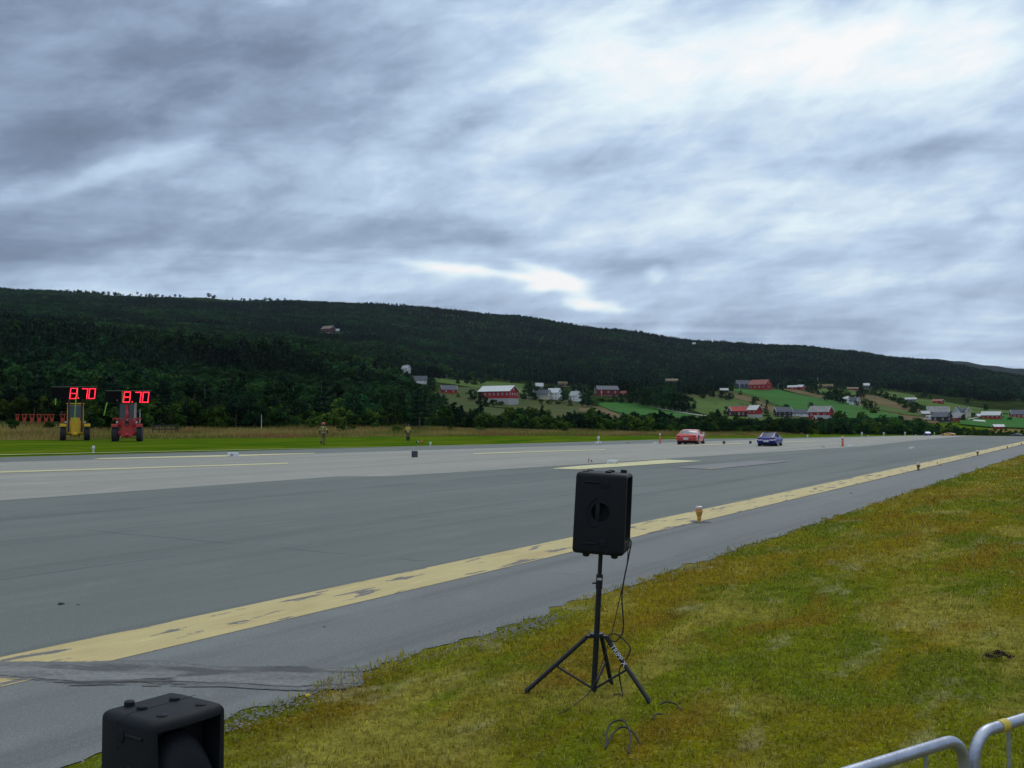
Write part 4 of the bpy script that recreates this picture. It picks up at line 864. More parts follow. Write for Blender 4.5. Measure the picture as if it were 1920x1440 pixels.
barrier((c1[0]+.012, 3.16, z1 + .012), -1, 'galvanised crowd barrier whose rounded right corner ends by its neighbour', 0)
barrier((c2[0]+.012, 3.19, CH - (1364-789)/F*3.26 + .012), 1, 'galvanised crowd barrier with a yellow tape mark near its left corner', 0, True)
# clump of soil, flowers
pc = at(1872, 1238); V = []; Fc = []
mb = MB(); rd0 = random.Random(3)
for i in range(260):
    a = rd0.uniform(0, 6.28); q = rd0.random()**.6; x_, y_ = .135*q*math.cos(a), .06*q*math.sin(a); hh = .055*(1-q*q)*(.55+.45*math.sin(x_*40+1)); s_ = rd0.uniform(.005, .014)
    mb.add([(x_+rd0.uniform(-1,1)*s_, y_+rd0.uniform(-1,1)*s_, hh*rd0.uniform(.5, 1)+.03+rd0.uniform(-.7,1)*s_) for _ in range(4)], [(0,1,2),(0,2,3),(0,3,1),(1,3,2)])
for i in range(160):
    a = rd0.uniform(0, 6.28); q = rd0.random(); x_, y_ = .15*q*math.cos(a), .07*q*math.sin(a); z_ = .03+.05*(1-q)
    mb.tube([(x_, y_, z_), (x_+rd0.uniform(-.02,.02), y_+rd0.uniform(-.02,.02), z_+rd0.uniform(0,.025))], .0012, 3)
o = mb.build('soil_clump', pm('dark_soil', (.045,.026,.018), (.02,.012,.01), 30, .95), None, False, pc); tag(o, 'dark clump of pulled up roots and soil on the lawn', 'soil clump')
M_petal = pm('yellow_petals', (.80,.60,.02), None, 5, .7); M_stem = pm('flower_stem', (.05,.10,.02), None, 5, .8)
for px, py, lab in ((577,1330,'small yellow dandelion at the grass edge by the asphalt'),(1601,997,'yellow dandelion right of the edge of the shoulder far up the lawn'),(1650,968,'yellow dandelion on the upper lawn near the shoulder'),(1876,978,'yellow dandelion at the far right of the lawn'),(1852,972,'yellow dandelion just left of the rightmost one')):
    p = at(px, py); f = empty('dandelion', p, 0, lab, 'flower'); MB().tube([(0,0,0),(.004,0,.05),(0,0,.085)], .0022, 5).build('stem', M_stem, f)
    h_ = MB()
    for i in range(22): a = i*2.4; h_.add([(0,0,.085),(.019*math.cos(a-.2),.019*math.sin(a-.2),.094+.005*(i%3)),(.019*math.cos(a+.2),.019*math.sin(a+.2),.094+.005*(i%3))], [(0,1,2)])
    h_.build('blossom', M_petal, f)
M_debris = pm('debris_dark', (.02,.02,.022), (.04,.04,.04), 20, .9)
for px, py, lab, s_ in ((112,1135,'small dark rubber scrap on the asphalt at the left',.035),(146,1136,'tiny dark crumb right of the rubber scrap',.012),(1596,926,'tiny dark pebble on the shoulder by the edge line',.03),(608,1178,'dark pebble on the shoulder below the yellow line',.010)):
    p = at(px, py); q = MB(); rz_ = random.Random(px)
    for i in range(5): q.ball((rz_.uniform(-1,1)*s_, rz_.uniform(-.6,.6)*s_, .012+s_*.2), (s_*rz_.uniform(.4,.8), s_*rz_.uniform(.3,.5), s_*rz_.uniform(.15,.35)), 7, 5)
    o = q.build('scrap', M_debris, None, False, p); tag(o, lab, 'debris')
# ------------------------------------------------------------------ runway furniture
M_yelf = pm('yellow_fixture', (.52,.30,.05), (.40,.22,.035), 12, .6); M_lens = pm('clear_lens', (.62,.62,.60), (.50,.46,.42), 6, .15, spec=.7); M_olens = pm('amber_lens', (.55,.22,.09), (.45,.17,.07), 8, .3)
M_stubm = pm('weathered_fixture', (.16,.12,.07), (.10,.08,.05), 12, .7); M_dirt = pm('dark_disc', (.05,.052,.058), (.09,.09,.10), 12, .9)
def edge_light(px, py, hpx, label, white=False, group='runway edge lights'):
    p = at(px, py); s = hpx*project(*p)[2]/F; root = empty('runway_light', p, 0, label, 'runway light', group); root.scale = (s,)*3
    a, b, c = (M_white, M_white, M_white) if white else ((M_yelf, M_olens, M_lens) if hpx > 20 else (M_stubm, M_lens, M_lens))
    MB().lathe([(.13,.0),(.14,.03),(.115,.06),(.105,.18),(.13,.22),(.13,.30),(.10,.34)], 20).build('base', a, root, True)
    MB().lathe([(.10,.34),(.13,.36),(.13,.42),(.17,.46),(.19,.62),(.245,.64),(.245,.70),(.21,.72)], 20).build('collar', a, root, True)
    MB().lathe([(.17,.72),(.19,.74),(.19,.84),(.18,.86)], 20).build('lens', b, root, True)
    MB().lathe([(.185,.86),(.20,.87),(.20,.97),(.16,1.0),(.01,1.0)], 20).build('cap', c, root, True)
    if not white: MB().lathe([(.62,.012/s),(.60,.017/s)], 28, (.10, -.05, 0)).build('ground_plate', M_dirt, root)
    return root
edge_light(1311, 980, 31, 'large yellow runway light with clear top beside the yellow edge line')
edge_light(1722, 883, 15.5, 'pale topped runway light, second nearest along the yellow edge line')
edge_light(1833, 855, 10.5, 'small runway light, third along the yellow edge line')
edge_light(1889, 841.5, 6, 'tiny runway light, fourth along the yellow edge line'); edge_light(1915, 835, 5, 'tiny runway light next to the right picture edge')
edge_light(175, 849, 13, 'white runway light on the far verge in front of the loaders', True, 'white lights on the far verge'); edge_light(807, 838, 9.5, 'white runway light on the far verge right of the fire extinguisher', True, 'white lights on the far verge')
edge_light(1122, 829, 11, 'white runway light behind the trapezoid block', True, 'white lights on the far verge'); edge_light(1514, 822.5, 7, 'small white runway light on the verge right of the blue coupe', True, 'white lights on the far verge')
edge_light(1657, 817.5, 7, 'white light head on the verge left of the distant blue car', True, 'white lights on the far verge'); edge_light(1697, 817, 7, 'white light head nearest left of the distant blue car', True, 'white lights on the far verge')
edge_light(1616, 818.5, 8, 'white light head on the verge behind the right orange post', True, 'white lights on the far verge')
edge_light(1628, 820.5, 4, 'very small light at the far pavement edge right of the orange post', True, 'white lights on the far verge'); edge_light(1717, 818, 3.5, 'very small light just left of the distant blue car', True, 'white lights on the far verge')
for px, py, lab in ((1757.5, 871, 'dark stub on the yellow edge line, left of a pair'), (1763.5, 874, 'dark stub beside the yellow edge line, right of a pair')):
    p = at(px, py); s = project(*p)[2]/F; r_ = empty('stub', p, 0, lab, 'stub', 'pair of dark stubs'); MB().lathe([(1.3*s,0),(1.4*s,1.5*s),(1.0*s,2*s)], 14).build('base', M_dgrey, r_, True); MB().lathe([(.7*s,2*s),(.9*s,4.2*s),(.5*s,5*s)], 14).build('cap', M_yelf, r_, True)
def block(px, py, wpx, hpx, label, taper=.9, spots=(), rz=0.):
    p = at(px, py); s = project(*p)[2]/F; r_ = empty('marker_block', p, facing(p, rz), label, 'marker block', 'white marker blocks on the runway'); w_, h_ = wpx*s, hpx*s; dd = max(.3, w_*.35)
    q = MB(); V = [(-w_/2,-dd/2,.0),(w_/2,-dd/2,.0),(w_/2,dd/2,0),(-w_/2,dd/2,0),(-w_/2*taper,-dd/2*.8,h_),(w_/2*taper,-dd/2*.8,h_),(w_/2*taper,dd/2*.8,h_),(-w_/2*taper,dd/2*.8,h_)]
    q.add(V, [(0,3,2,1),(4,5,6,7),(0,1,5,4),(1,2,6,5),(2,3,7,6),(3,0,4,7)]); bo = q.build('body', M_white, r_)
    bv = bo.modifiers.new('b', 'BEVEL'); bv.width = h_*.06; bv.segments = 2
    for (fx_, fz, sw, sh, mt) in spots: MB().box((fx_*w_, -dd/2*(1-.2*fz)-.006, fz*h_), (sw*w_, .01, sh*h_), rot=(math.atan2(-dd*.1, h_)*0, 0, 0)).build('badge', mt, r_)
    return r_
M_pink = pm('pale_red_badge', (.42,.30,.33), None, 5, .6); M_pale = pm('faded_badge', (.52,.47,.44), None, 5, .6)
block(437, 857, 20, 8.5, 'pale grey marker block on the far yellow bar below the lawn', .98, [(-.15,.5,.22,.5,M_pink)], 8); block(1122, 832.5, 12.5, 4.3, 'white trapezoid block in front of a white runway light', .86, [(.2,.4,.2,.35,M_pink)])
block(1148, 870.5, 20.5, 8, 'white trapezoid block on the near yellow bar above the loudspeaker', .93, [(-.1,.35,.4,.25,M_pale),(.38,.35,.06,.3,M_orange)]); block(1230, 833, 12.5, 4, 'white block just left of the left orange post', .86, [(.3,.5,.12,.4,M_pink)])
block(1594.5, 838.8, 10, 4.5, 'white block just right of the right orange post', .85); block(1709, 842.5, 10, 4.6, 'white block alone on the asphalt in the right distance', .9, [(.3,.3,.15,.3,M_dgrey)])
def post(px, py, hpx, label):
    p = at(px, py); s = project(*p)[2]/F; h_ = hpx*s; r_ = empty('delineator_post', p, facing(p), label, 'post', 'orange delineator posts')
    MB().lathe([(.24,0),(.24,.03),(.12,.07),(.09,.08)], 20).build('base', M_gum, r_, True); MB().tube([(0,0,.06),(0,0,h_*.8)], .072, 14).build('pole', M_orange, r_, True)
    MB().tube([(0,0,h_*.8),(0,0,h_*.99)], .074, 14).build('reflective_band', M_white, r_, True); MB().tube([(0,0,h_*.55),(0,0,h_*.60)], .0735, 14).build('reflective_band', M_pale, r_, True); MB().box((0,0,h_), (.20,.05,.05), bev=.01).build('cap', M_orange, r_)
post(1237.5, 832.5, 20.5, 'orange delineator post left of the red coupe'); post(1580, 838, 20, 'orange delineator post right of the blue coupe')
def dbox(px, py, wpx, hpx, label, rz):
    p = at(px, py); s = project(*p)[2]/F; w_, h_ = wpx*s, hpx*s; r_ = empty('timing_box', p, facing(p, rz), label, 'box', 'dark timing boxes on the runway')
    bo = MB().box((0,0,h_/2), (w_*.9, w_*.7, h_), bev=.004).build('housing', M_dgrey, r_); MB().lathe([(.05*h_/.4,-.01),(.05*h_/.4,.004)], 16, (w_*.45, 0, h_*.55), 'X').build('lens', M_blk2, r_); MB().box((w_*.451,0,h_*.16), (.004,.08*h_/.4,.06*h_/.4)).build('socket', M_blk2, r_)
dbox(777.5, 858.5, 10.5, 13, 'dark timing box with round hole, nearest, on the pale centre strip', -28); dbox(1357.5, 834, 4.6, 7, 'dark timing box right of the red coupe', -20); dbox(1407, 833, 4.2, 6.4, 'dark timing box left of the blue coupe', -20)
def sensor(px, py, s_px, label):
    p = at(px, py); s = project(*p)[2]/F*s_px; r_ = empty('beam_sensor', p, facing(p), label, 'sensor', 'small beam sensors')
    q = MB(); q.box((0,0,.01), (1.1*s,.12,.02)); q.tube([(-.2*s,0,0),(-.17*s,0,.5*s)], .012, 6); q.tube([(.35*s,0,0),(.22*s,0,.36*s)], .012, 6); q.build('bracket', M_gum, r_); MB().box((-.15*s,0,.58*s), (.16*s,.05,.22*s), bev=.006).build('reflector', M_orange, r_); MB().box((.22*s,0,.38*s), (.2*s,.06,.14*s), rot=(0,.6,0)).build('sensor_head', M_gum, r_)
sensor(1106, 868.5, 13, 'small orange tipped beam sensor left of the near white block'); sensor(1543, 840.5, 8, 'small dark beam sensor left of the right orange post'); sensor(1178, 833.5, 8, 'small dark beam sensor between block and left post')
# ------------------------------------------------------------------ antenna frames, rail fence
def pos_r(px, r): a = math.atan((px-960)/F); x_, y_ = r*math.sin(a), r*math.cos(a); return Vector((x_, y_, float(H(x_, y_))))
M_red = pm('red_orange_frame', (.52,.075,.03), (.42,.055,.025), 4, .6)
for i, (px, wpx, hpx, sid) in enumerate([(33,7,13,'cut off leftmost thin one'),(46.3,10,14,'second from the left'),(60.6,10,14,'third from the left'),(74,10,14,'fourth from the left'),(86.8,10,14,'fifth from the left'),(97.8,9,14,'sixth from the left'),(118,11,13,'last, right behind the yellow loader')]):
    p = pos_r(px, 171); s = project(*p)[2]/F; r_ = empty('antenna_frame', p, facing(p), f'orange T shaped antenna frame, {sid}', 'antenna', 'row of orange antenna frames'); w_, h_ = wpx*s, CH + (789-777.3)*s - p.z
    MB().box((0,0,h_), (w_,.25,.12)).build('top_bar', M_red, r_); q = MB()
    for sg in (-1, 1): q.tube([(sg*w_*.34,0,h_),(sg*w_*.22,0,h_*.45),(sg*w_*.12,0,0)], .06, 6)
    q.tube([(-w_*.26,0,h_*.62),(w_*.26,0,h_*.62)], .045, 6); q.build('legs', M_red, r_); MB().box((0,0,h_*.55), (w_*.25,.2,h_*.4)).build('panel', M_red, r_)
M_wood = pm('dark_wood', (.05,.045,.05), (.03,.03,.03), 10, .9)
p0, p1 = pos_r(287, 146), pos_r(334, 146); fr = empty('rail_fence', (p0+p1)/2, math.atan2((p1-p0).y, (p1-p0).x), 'low dark rail fence in the dry grass right of the red loader', 'fence'); LL = (p1-p0).length
for z_ in (.95, .45): MB().box((0,0,z_+.45), (LL,.07,.16)).build('rail', M_wood, fr)
for i in range(5): MB().box((-LL/2+LL*i/4, .06, .75), (.12,.12,1.6 if i else 2.2)).build('post', M_wood, fr)
# ------------------------------------------------------------------ wheel loaders carrying the time boards
M_ly = pm('loader_yellow', (.78,.46,.02), (.66,.38,.018), 3, .45, .05); M_lr = pm('loader_red', (.52,.035,.04), (.42,.028,.032), 3, .45, .05)
M_lg = pm('loader_dark', (.02,.018,.02), (.035,.03,.03), 5, .6); M_cabg = pm('cab_glass', (.03,.05,.055), (.045,.07,.075), 2, .08, spec=.8); M_lamp = pm('lamp_glass', (.65,.66,.62), None, 4, .2)
def loader(px, py, wpx, mat, label, kind):
    p = at(px, py); s = project(*p)[2]/F; K = wpx*s/3.0*math.cos(math.atan2(p.x, p.y))*(1.0 if kind == 'y' else .955)
    g_ = empty('wheel_loader', p, facing(p, 0 if kind == 'y' else -2.5), label, 'wheel loader', 'wheel loaders holding time boards'); g_.scale = (K,)*3
    ty = .58
    for sx in (-1, 1):
        for yy in (0, 3.1):
            wh = empty('wheel', (sx*(1.5-ty/2), yy, .80), 0); wh.parent = g_
            t_ = MB(); t_.lathe([(.45,-ty/2),(.74,-ty/2),(.80,-ty/2+.07),(.80,ty/2-.07),(.74,ty/2),(.45,ty/2)], 32, (0,0,0), 'X')
            for k in range(22):
                a = k*math.tau/22
                for q in (-1, 1): t_.box((q*ty*.23, .81*math.cos(a+q*.07), .81*math.sin(a+q*.07)), (ty*.44,.05,.10), rot=(a+q*.07,0,0))
            t_.build('tyre', M_tyre, wh); MB().lathe([(.02,-.18),(.42,-.16),(.45,-.22),(.45,.22),(.42,.16),(.02,.18)], 20, (0,0,0), 'X').build('rim', mat, wh, True)
    ax = MB().tube([(-1.0,0,.80),(1.0,0,.80)], .19, 14); ax.build('axle', mat, g_, True)
    MB().ball((0,-.15,.72), (.42,.36,.32), 18, 12).build('differential', mat, g_, True)
    pw = .95 if kind == 'y' else .92
    if kind == 'y': MB().box((0,-.35,1.62), (pw,.12,1.75), bev=.03).build('front_plate', mat, g_)
    else: MB().prism([(-.62,.55),(.62,.55),(.42,2.05),(-.42,2.05)], -.45, -.30, 'XZ').build('front_plate', mat, g_)
    MB().box((0,-.1,.95), (1.75,.5,.42), bev=.05).build('front_frame', mat, g_); MB().box((0,1.6,1.15), (1.3,3.6,.55), bev=.05).build('chassis', mat, g_); MB().box((0,3.6,1.75), (1.5,1.9,1.15), bev=.12).build('engine_cover', mat, g_)
    for sx in (-1, 1):
        f = MB(); f.box((sx*1.2,-.05,1.78), (.66,1.5,.12), bev=.03); f.box((sx*1.2,-.80,1.66), (.64,.08,.28), bev=.02); f.build('fender', mat, g_)
        lp = MB().box((sx*.95,-.75,2.02), (.30,.18,.26), bev=.04).build('lamp_housing', M_lg, g_); MB().lathe([(.10,-.02),(.10,0)], 14, (sx*.95,-.845,2.02), 'Y').build('headlight', M_lamp, lp)
        MB().box((sx*.42,-.30,.50), (.1,.2,.25)).build('mount', M_lg, g_)
    cb = empty('cab', (0, 1.2, 1.55)); cb.parent = g_; ct = 4.05 if kind == 'y' else 4.2; cw = .80; top = ct-1.55
    fm = mat if kind == 'y' else M_lr
    for sx in (-1, 1):
        for yy in (-.7, .75): MB().box((sx*cw,yy,top/2+.15), (.09,.10,top-.3)).build('pillar', fm if kind == 'y' else M_lg, cb)
        MB().box((sx*(cw-.01),0,top*.62), (.03,1.35,top*.6)).build('side_window', M_cabg, cb)
        ml = 1.42 if kind == 'y' else 1.12
        mr = MB().tube([(sx*cw,-.7,top*.62),(sx*ml,-.82,top*.62),(sx*ml,-.84,top*.5)], .022, 6).build('mirror_arm', M_lg, cb); MB().box((sx*ml,-.86,top*.58), (.20,.06,.34), bev=.03).build('mirror', M_lg, mr)
    MB().box((0,-.73,top*.60), (1.5,.03,top*.68)).build('windscreen', M_cabg, cb); MB().box((0,0,top), (1.85,1.75,.13), bev=.05).build('roof', fm if kind == 'y' else M_lg, cb); MB().box((0,-.05,.30), (1.62,1.5,.6), bev=.03).build('lower_panel', fm, cb)
    MB().box((0,-.72,top-.22), (1.3,.05,.06)).build('visor', M_white, cb)
    mast = []
    xs = .66 if kind == 'y' else .45
    if kind == 'y':
        for sx in (-1, 1): MB().box((sx*xs,-.62,2.75), (.20,.14,3.6), bev=.02).build('mast_post', M_lg, g_)
        MB().box((0,-.60,4.55), (1.5,.1,.2)).build('fork_carriage', M_lg, g_)
    else:
        MB().prism([(-.12,1.9),(.12,1.9),(.10,4.3),(-.10,4.3)], -.62, -.48, 'XZ').build('lift_arm', mat, g_); MB().box((0,-.5,2.42), (2.9,.09,.11)).build('cross_bar', mat, g_)
        q = MB().box((0,-.66,2.0), (.34,.3,.5), rot=(.3,0,0), bev=.05).build('linkage', M_lg, g_); MB().tube([(0,-.7,1.75),(.08,-.7,2.3)], .07, 10).build('hydraulic_ram', M_chrome, q); MB().ball((0,-.64,2.9), (.16,.12,.42), 12, 8).build('pivot', mat, g_)
        MB().box((.76,.45,3.25), (.24,.12,2.1)).build('pillar', M_pale, g_); MB().tube([(1.2,1.0,1.9),(1.2,1.0,3.2),(1.22,1.0,3.4)], .06, 10).build('exhaust', M_chrome, g_)
        for sx in (-1, 1): MB().tube([(sx*1.3,-.4,2.42),(sx*1.38,-.4,2.2)], .03, 6).build('bracket', mat, g_); MB().box((sx*.95,-.3,2.1), (.3,.3,.75), bev=.04).build('side_frame', mat, g_)
        MB().box((-.85,-.62,4.32), (.3,.12,.14)).build('work_lamp', M_lamp, g_); MB().box((0,-.55,4.45), (1.4,.1,.2)).build('fork_carriage', M_lg, g_)
    return g_, K, p
M_board = pm('board_black', (.004,.004,.005), (.006,.006,.007), 4, .85, spec=.1); M_bedge = pm('board_edge', (.20,.20,.17), None, 4, .6); M_ybar = pm('yellow_strip', (.42,.36,.10), None, 4, .6)
M_led = bpy.data.materials.new('red_led'); M_led.use_nodes = True; t = NT(M_led.node_tree); e = t.n('ShaderNodeEmission'); e.inputs[0].default_value = (1, .02, .04, 1); e.inputs[1].default_value = 5.5; oo = t.n('ShaderNodeOutputMaterial'); t.nt.links.new(e.outputs[0], oo.inputs[0])
M_strap = pm('lime_strap', (.28,.55,.06), (.22,.48,.05), 4, .7)
SEG = {'8': 'abcdefg', '7': 'abc', '0': 'abcdef'}
def board(p, x0, x1, y0, y1, glyphs, bar_px, label, dist_off):
    """x,y in photo pixels; the board stands dist_off in front of the loader"""
    yy = p.y + dist_off; s = yy/F/math.cos(PITCH)*1.0; wx = lambda px: (px-960)/F*yy; wz = lambda py: CH + (789-py)/F*yy
    X0, X1, Z0, Z1 = wx(x0), wx(x1), wz(y1), wz(y0); cx, cz = (X0+X1)/2, (Z0+Z1)/2
    r_ = empty('time_board', (cx, yy, Z0), 0, label, 'time display', 'LED time boards')
    L = lambda px, py: (wx(px)-cx, wz(py)-Z0)
    MB().box((0,.1,(Z1-Z0)/2), (X1-X0,.2,Z1-Z0), bev=.02).build('housing', M_board, r_); MB().box((0,.1,(Z1-Z0)+.03), (X1-X0-.04,.22,.045)).build('top_edge', M_bedge, r_)
    MB().box((L(bar_px,0)[0],-.012,(Z1-Z0)/2), (.075,.02,(Z1-Z0)*.99)).build('joint_strip', M_ybar, r_)
    for (g_, gx0, gx1, gy0, gy1) in glyphs:
        q = MB(); 
        if g_ == '.': dots = [(.5, 1.)]; 
        else:
            sg = SEG[g_]; dots = set(); n_ = 5; m_ = 5
            ln = {'a': [(i/n_,0) for i in range(n_+1)], 'd': [(i/n_,1) for i in range(n_+1)], 'g': [(i/n_,.5) for i in range(n_+1)], 'f': [(0,i/(2*m_)) for i in range(m_+1)], 'b': [(1,i/(2*m_)) for i in range(m_+1)], 'e': [(0,.5+i/(2*m_)) for i in range(m_+1)], 'c': [(1,.5+i/(2*m_)) for i in range(m_+1)]}
            for c in sg: dots |= set(ln[c])
        for (fx_, fy) in sorted(dots):
            slant = 1.9*(1-fy); w_ = gx1-gx0-1.9
            lx, lz = L(gx0 + fx_*w_ + slant if g_ != '.' else gx0, gy0 + fy*(gy1-gy0)); q.lathe([(.036,-.03),(.038,-.015),(.038,0)], 10, (lx,-.002,lz), 'Y')
        q.build('point' if g_ == '.' else 'digit', M_led, r_)
    return r_, L, yy
def strap(pts, yy, label):
    P = [((px-960)/F*yy, yy, CH+(789-py)/F*yy) for px, py in pts]; q = MB(); V = []
    for i, (a, b, c) in enumerate(P): w_ = .045*(1.2-.4*i/len(P)); V += [(a-w_, b-.02*math.sin(i), c), (a+w_, b+.02*math.cos(i), c), (a+w_, b+.012, c), (a-w_, b+.012, c)]
    Fc = [(4*i+j, 4*i+(j+1)%4, 4*(i+1)+(j+1)%4, 4*(i+1)+j) for i in range(len(P)-1) for j in range(4)] + [(3,2,1,0), tuple(4*(len(P)-1)+j for j in range(4))]
    return tag(q.add(V, Fc).build('strap', M_strap, None), label, 'strap', 'lime straps hanging from the boards')
lo1, K1, pA = loader(140.5, 826, 56, M_ly, 'yellow wheel loader holding up the left time board', 'y')
lo2, K2, pB = loader(238, 827.8, 60, M_lr, 'red wheel loader holding up the right time board', 'r')
_, _, yA = board(pA, 96, 180.5, 725.8, 747.6, [('8',130.6,144.4,728.3,747.2),('.',147.2,148,728.3,746.6),('7',152.6,164.4,728.8,747.2),('0',166.2,178.8,728.8,747.2)], 145.6, 'black time board showing 8.70 in red, on the yellow loader', -.95*K1)
_, _, yB = board(pB, 197, 282.5, 733.2, 754.6, [('8',231.4,244.6,735.2,754.0),('.',247.9,248,735,753.6),('7',253,264.6,735.6,754.2),('0',266.8,279.2,735.6,754.2)], 229.2, 'black time board showing 8.70 in red, on the red loader', -.95*K2)
strap([(104.6,747),(104.4,752),(104,759)], yA-.05, 'short lime strap under the left end of the left board')
strap([(142.3,747),(141.6,760),(140.8,775),(140,790)], yA-.25, 'long lime strap hanging down the front of the yellow loader')
strap([(201,754),(198.5,763),(197.2,771),(194.8,779)], yB-.05, 'lime strap blown sideways under the left end of the right board')
# ------------------------------------------------------------------ cars
def car(p, yaw, Lc, Wc, Hc, name, label, body_m, st, gh, wheel_r, opts):
    """heading +Y local. st: stations (y, halfwidth, z_low, z_belt); gh: roof stations (y, halfwidth, z)"""
    root = empty(name, p, yaw, label, 'car', opts.get('group'))
    V = []; n = 13
    for (y_, w_, zl, zb) in st:
        half = [(w_*.80, zl), (w_*.95, zl+.05), (w_, zl+(zb-zl)*.45), (w_*.985, zb-(zb-zl)*.22), (w_*.90, zb-.015), (w_*.5, zb+.02)]
        V += [(-a, y_, b) for a, b in half] + [(0, y_, zb+.03)] + [(a, y_, b) for a, b in reversed(half)]
    Fc = [(i*n+k, i*n+k+1, (i+1)*n+k+1, (i+1)*n+k) for i in range(len(st)-1) for k in range(n-1)] + [((i+1)*n, i*n, i*n+n-1, (i+1)*n+n-1) for i in range(len(st)-1)] + [tuple(range(n))[::-1], tuple((len(st)-1)*n+k for k in range(n))]
    mb = MB(); mb.add(V, Fc); bd = mb.build('body', body_m, root, True)
    cs = [MB().lathe([(wheel_r*1.16,-.42),(wheel_r*1.16,.42)], 26, (sx*Wc*.5, y_, wheel_r), 'X') for y_ in opts['axles'] for sx in (-1, 1)]; cut(bd, cs)
    for q in bd.data.polygons: q.use_smooth = True
    bd.data.set_sharp_from_angle(angle=R(38)); bd.data.materials.clear(); bd.data.materials.append(body_m)
    MB().box((0, 0, wheel_r*.8), (Wc*.62, Lc*.86, wheel_r*.7)).build('underbody', M_gum, root)
    # greenhouse: glass volume with roof skin and pillars
    g0 = [(y_, w_, z_) for y_, w_, z_ in gh]; zb = opts['belt']
    gv = []; m_ = 7
    for (y_, w_, z_) in g0:
        wb = opts['gw']; f = (z_-zb)/max(1e-3, Hc-zb); ww = wb*(1-f)+w_*f
        gv += [(-wb, y_, zb-.03), (-ww, y_, z_-.03), (-ww*.9, y_, z_), (0, y_, z_+.015), (ww*.9, y_, z_), (ww, y_, z_-.03), (wb, y_, zb-.03)]
    fc = [(i*m_+k, i*m_+k+1, (i+1)*m_+k+1, (i+1)*m_+k) for i in range(len(g0)-1) for k in range(m_-1)] + [tuple(range(m_))[::-1], tuple((len(g0)-1)*m_+k for k in range(m_))]
    MB().add(gv, fc).build('windows', opts.get('glass', M_glass), root, True)
    ys = [q[0] for q in g0]; i0, i1 = opts['roof']; rv = []; rr_ = g0[i0:i1+1]
    for (y_, w_, z_) in rr_: rv += [(-w_*1.02, y_, z_-.05), (-w_*.94, y_, z_+.012), (0, y_, z_+.03), (w_*.94, y_, z_+.012), (w_*1.02, y_, z_-.05)]
    MB().add(rv, [(i*5+k, i*5+k+1, (i+1)*5+k+1, (i+1)*5+k) for i in range(len(rr_)-1) for k in range(4)] + [(0,4,3,2,1)] + [tuple((len(rr_)-1)*5+k for k in range(5))]).build('roof', body_m, root, True)
    for sx in (-1, 1):
        for (a, b) in ((g0[i0], g0[0]), (g0[i1], g0[-1])): MB().tube([(sx*a[1]*1.0, a[0], a[2]-.03), (sx*opts['gw']*1.005, b[0], zb)], [.045, .075], 8).build('pillar', body_m, root, True)
    for y_ in opts['axles']:
        for sx in (-1, 1):
            wd = opts.get('tw', .24) if y_ < 0 else opts.get('tw', .24)*.8; x_ = sx*(Wc*.5-wd*.5-.01)
            wo_ = MB().lathe([(wheel_r*.6,-wd/2),(wheel_r*.94,-wd/2),(wheel_r,-wd/2+.03),(wheel_r,wd/2-.03),(wheel_r*.94,wd/2),(wheel_r*.6,wd/2)], 26, (x_,y_,wheel_r), 'X').build('wheel', M_tyre, root, True)
            MB().lathe([(.02,-.01),(wheel_r*.35,-.0),(wheel_r*.6,-.03),(wheel_r*.6,.03),(wheel_r*.35,.02),(.02,.02)], 20, (x_+sx*(wd/2-.01),y_,wheel_r), 'X').build('rim', M_chrome, wo_, True)
    return root
R_az = -RUN_AZ
M_cr = pm('red_car_paint', (.72,.115,.095), (.68,.105,.085), 2, .32, coat=.6); M_cbl = pm('blue_car_paint', (.008,.014,.24), (.008,.012,.20), 2, .4, coat=.25); M_cye = pm('yellow_car_paint', (.70,.37,.015), None, 2, .3, coat=.6)
M_cbk = pm('black_car_paint', (.012,.016,.028), None, 2, .3, coat=.6); M_plate = pm('number_plate', (.62,.64,.66), (.40,.42,.45), 9, .5, detail=6); M_tail = pm('tail_lamp', (.16,.012,.02), None, 3, .25); M_dchr = pm('bright_trim', (.70,.72,.80), None, 3, .25, metal=.7); M_hot = pm('red_bumper', (.60,.03,.03), None, 3, .3, coat=.5)
# red two door coupe
pr = at(1296, 833.5); kr = project(*pr)[2]/F
c = car(pr, facing(pr) - R(10.5), 4.9, 1.92, 1.38, 'coupe', 'salmon red two door coupe driving away on the pale strip', M_cr,
 [(-2.42,.86,.52,.86),(-2.34,.93,.40,.97),(-1.9,.95,.32,1.0),(-1.0,.96,.28,.98),(0,.96,.26,.96),(1.0,.95,.26,.96),(1.9,.94,.30,.94),(2.35,.90,.36,.86),(2.45,.84,.48,.76)],
 [(-1.45,.66,1.0),(-1.02,.67,1.30),(-.6,.68,1.37),(.35,.66,1.36),(.98,.64,1.0)], .345, {'axles': (-1.45, 1.5), 'belt': .98, 'gw': .80, 'roof': (1, 3), 'tw': .30, 'glass': pm('pale_window', (.14,.18,.20), (.10,.13,.15), 2, .12)})
q = MB().box((0,-2.50,.62), (1.94,.16,.17), bev=.05).build('bumper', M_hot, c, True); MB().box((0,-2.59,.58), (.46,.03,.20)).build('number_plate', M_plate, q)
for sx in (-1, 1): MB().box((sx*.74,-2.43,.80), (.26,.06,.10), bev=.02).build('tail_lamp', M_tail, c)
MB().box((0,-2.425,.775), (1.7,.03,.035)).build('trim_strip', M_tail, c); MB().box((1.05,.55,1.02), (.16,.10,.12), bev=.03).build('mirror', M_dchr, c); MB().box((-1.05,.55,1.02), (.16,.10,.12), bev=.03).build('mirror', M_dchr, c)
MB().box((.945,-1.3,.80), (.04,.9,.18), bev=.01).build('scoop_panel', M_dgrey, c); MB().tube([(-.2,-2.3,.30),(.2,-2.3,.30)], .08, 8).build('axle_housing', M_gum, c)
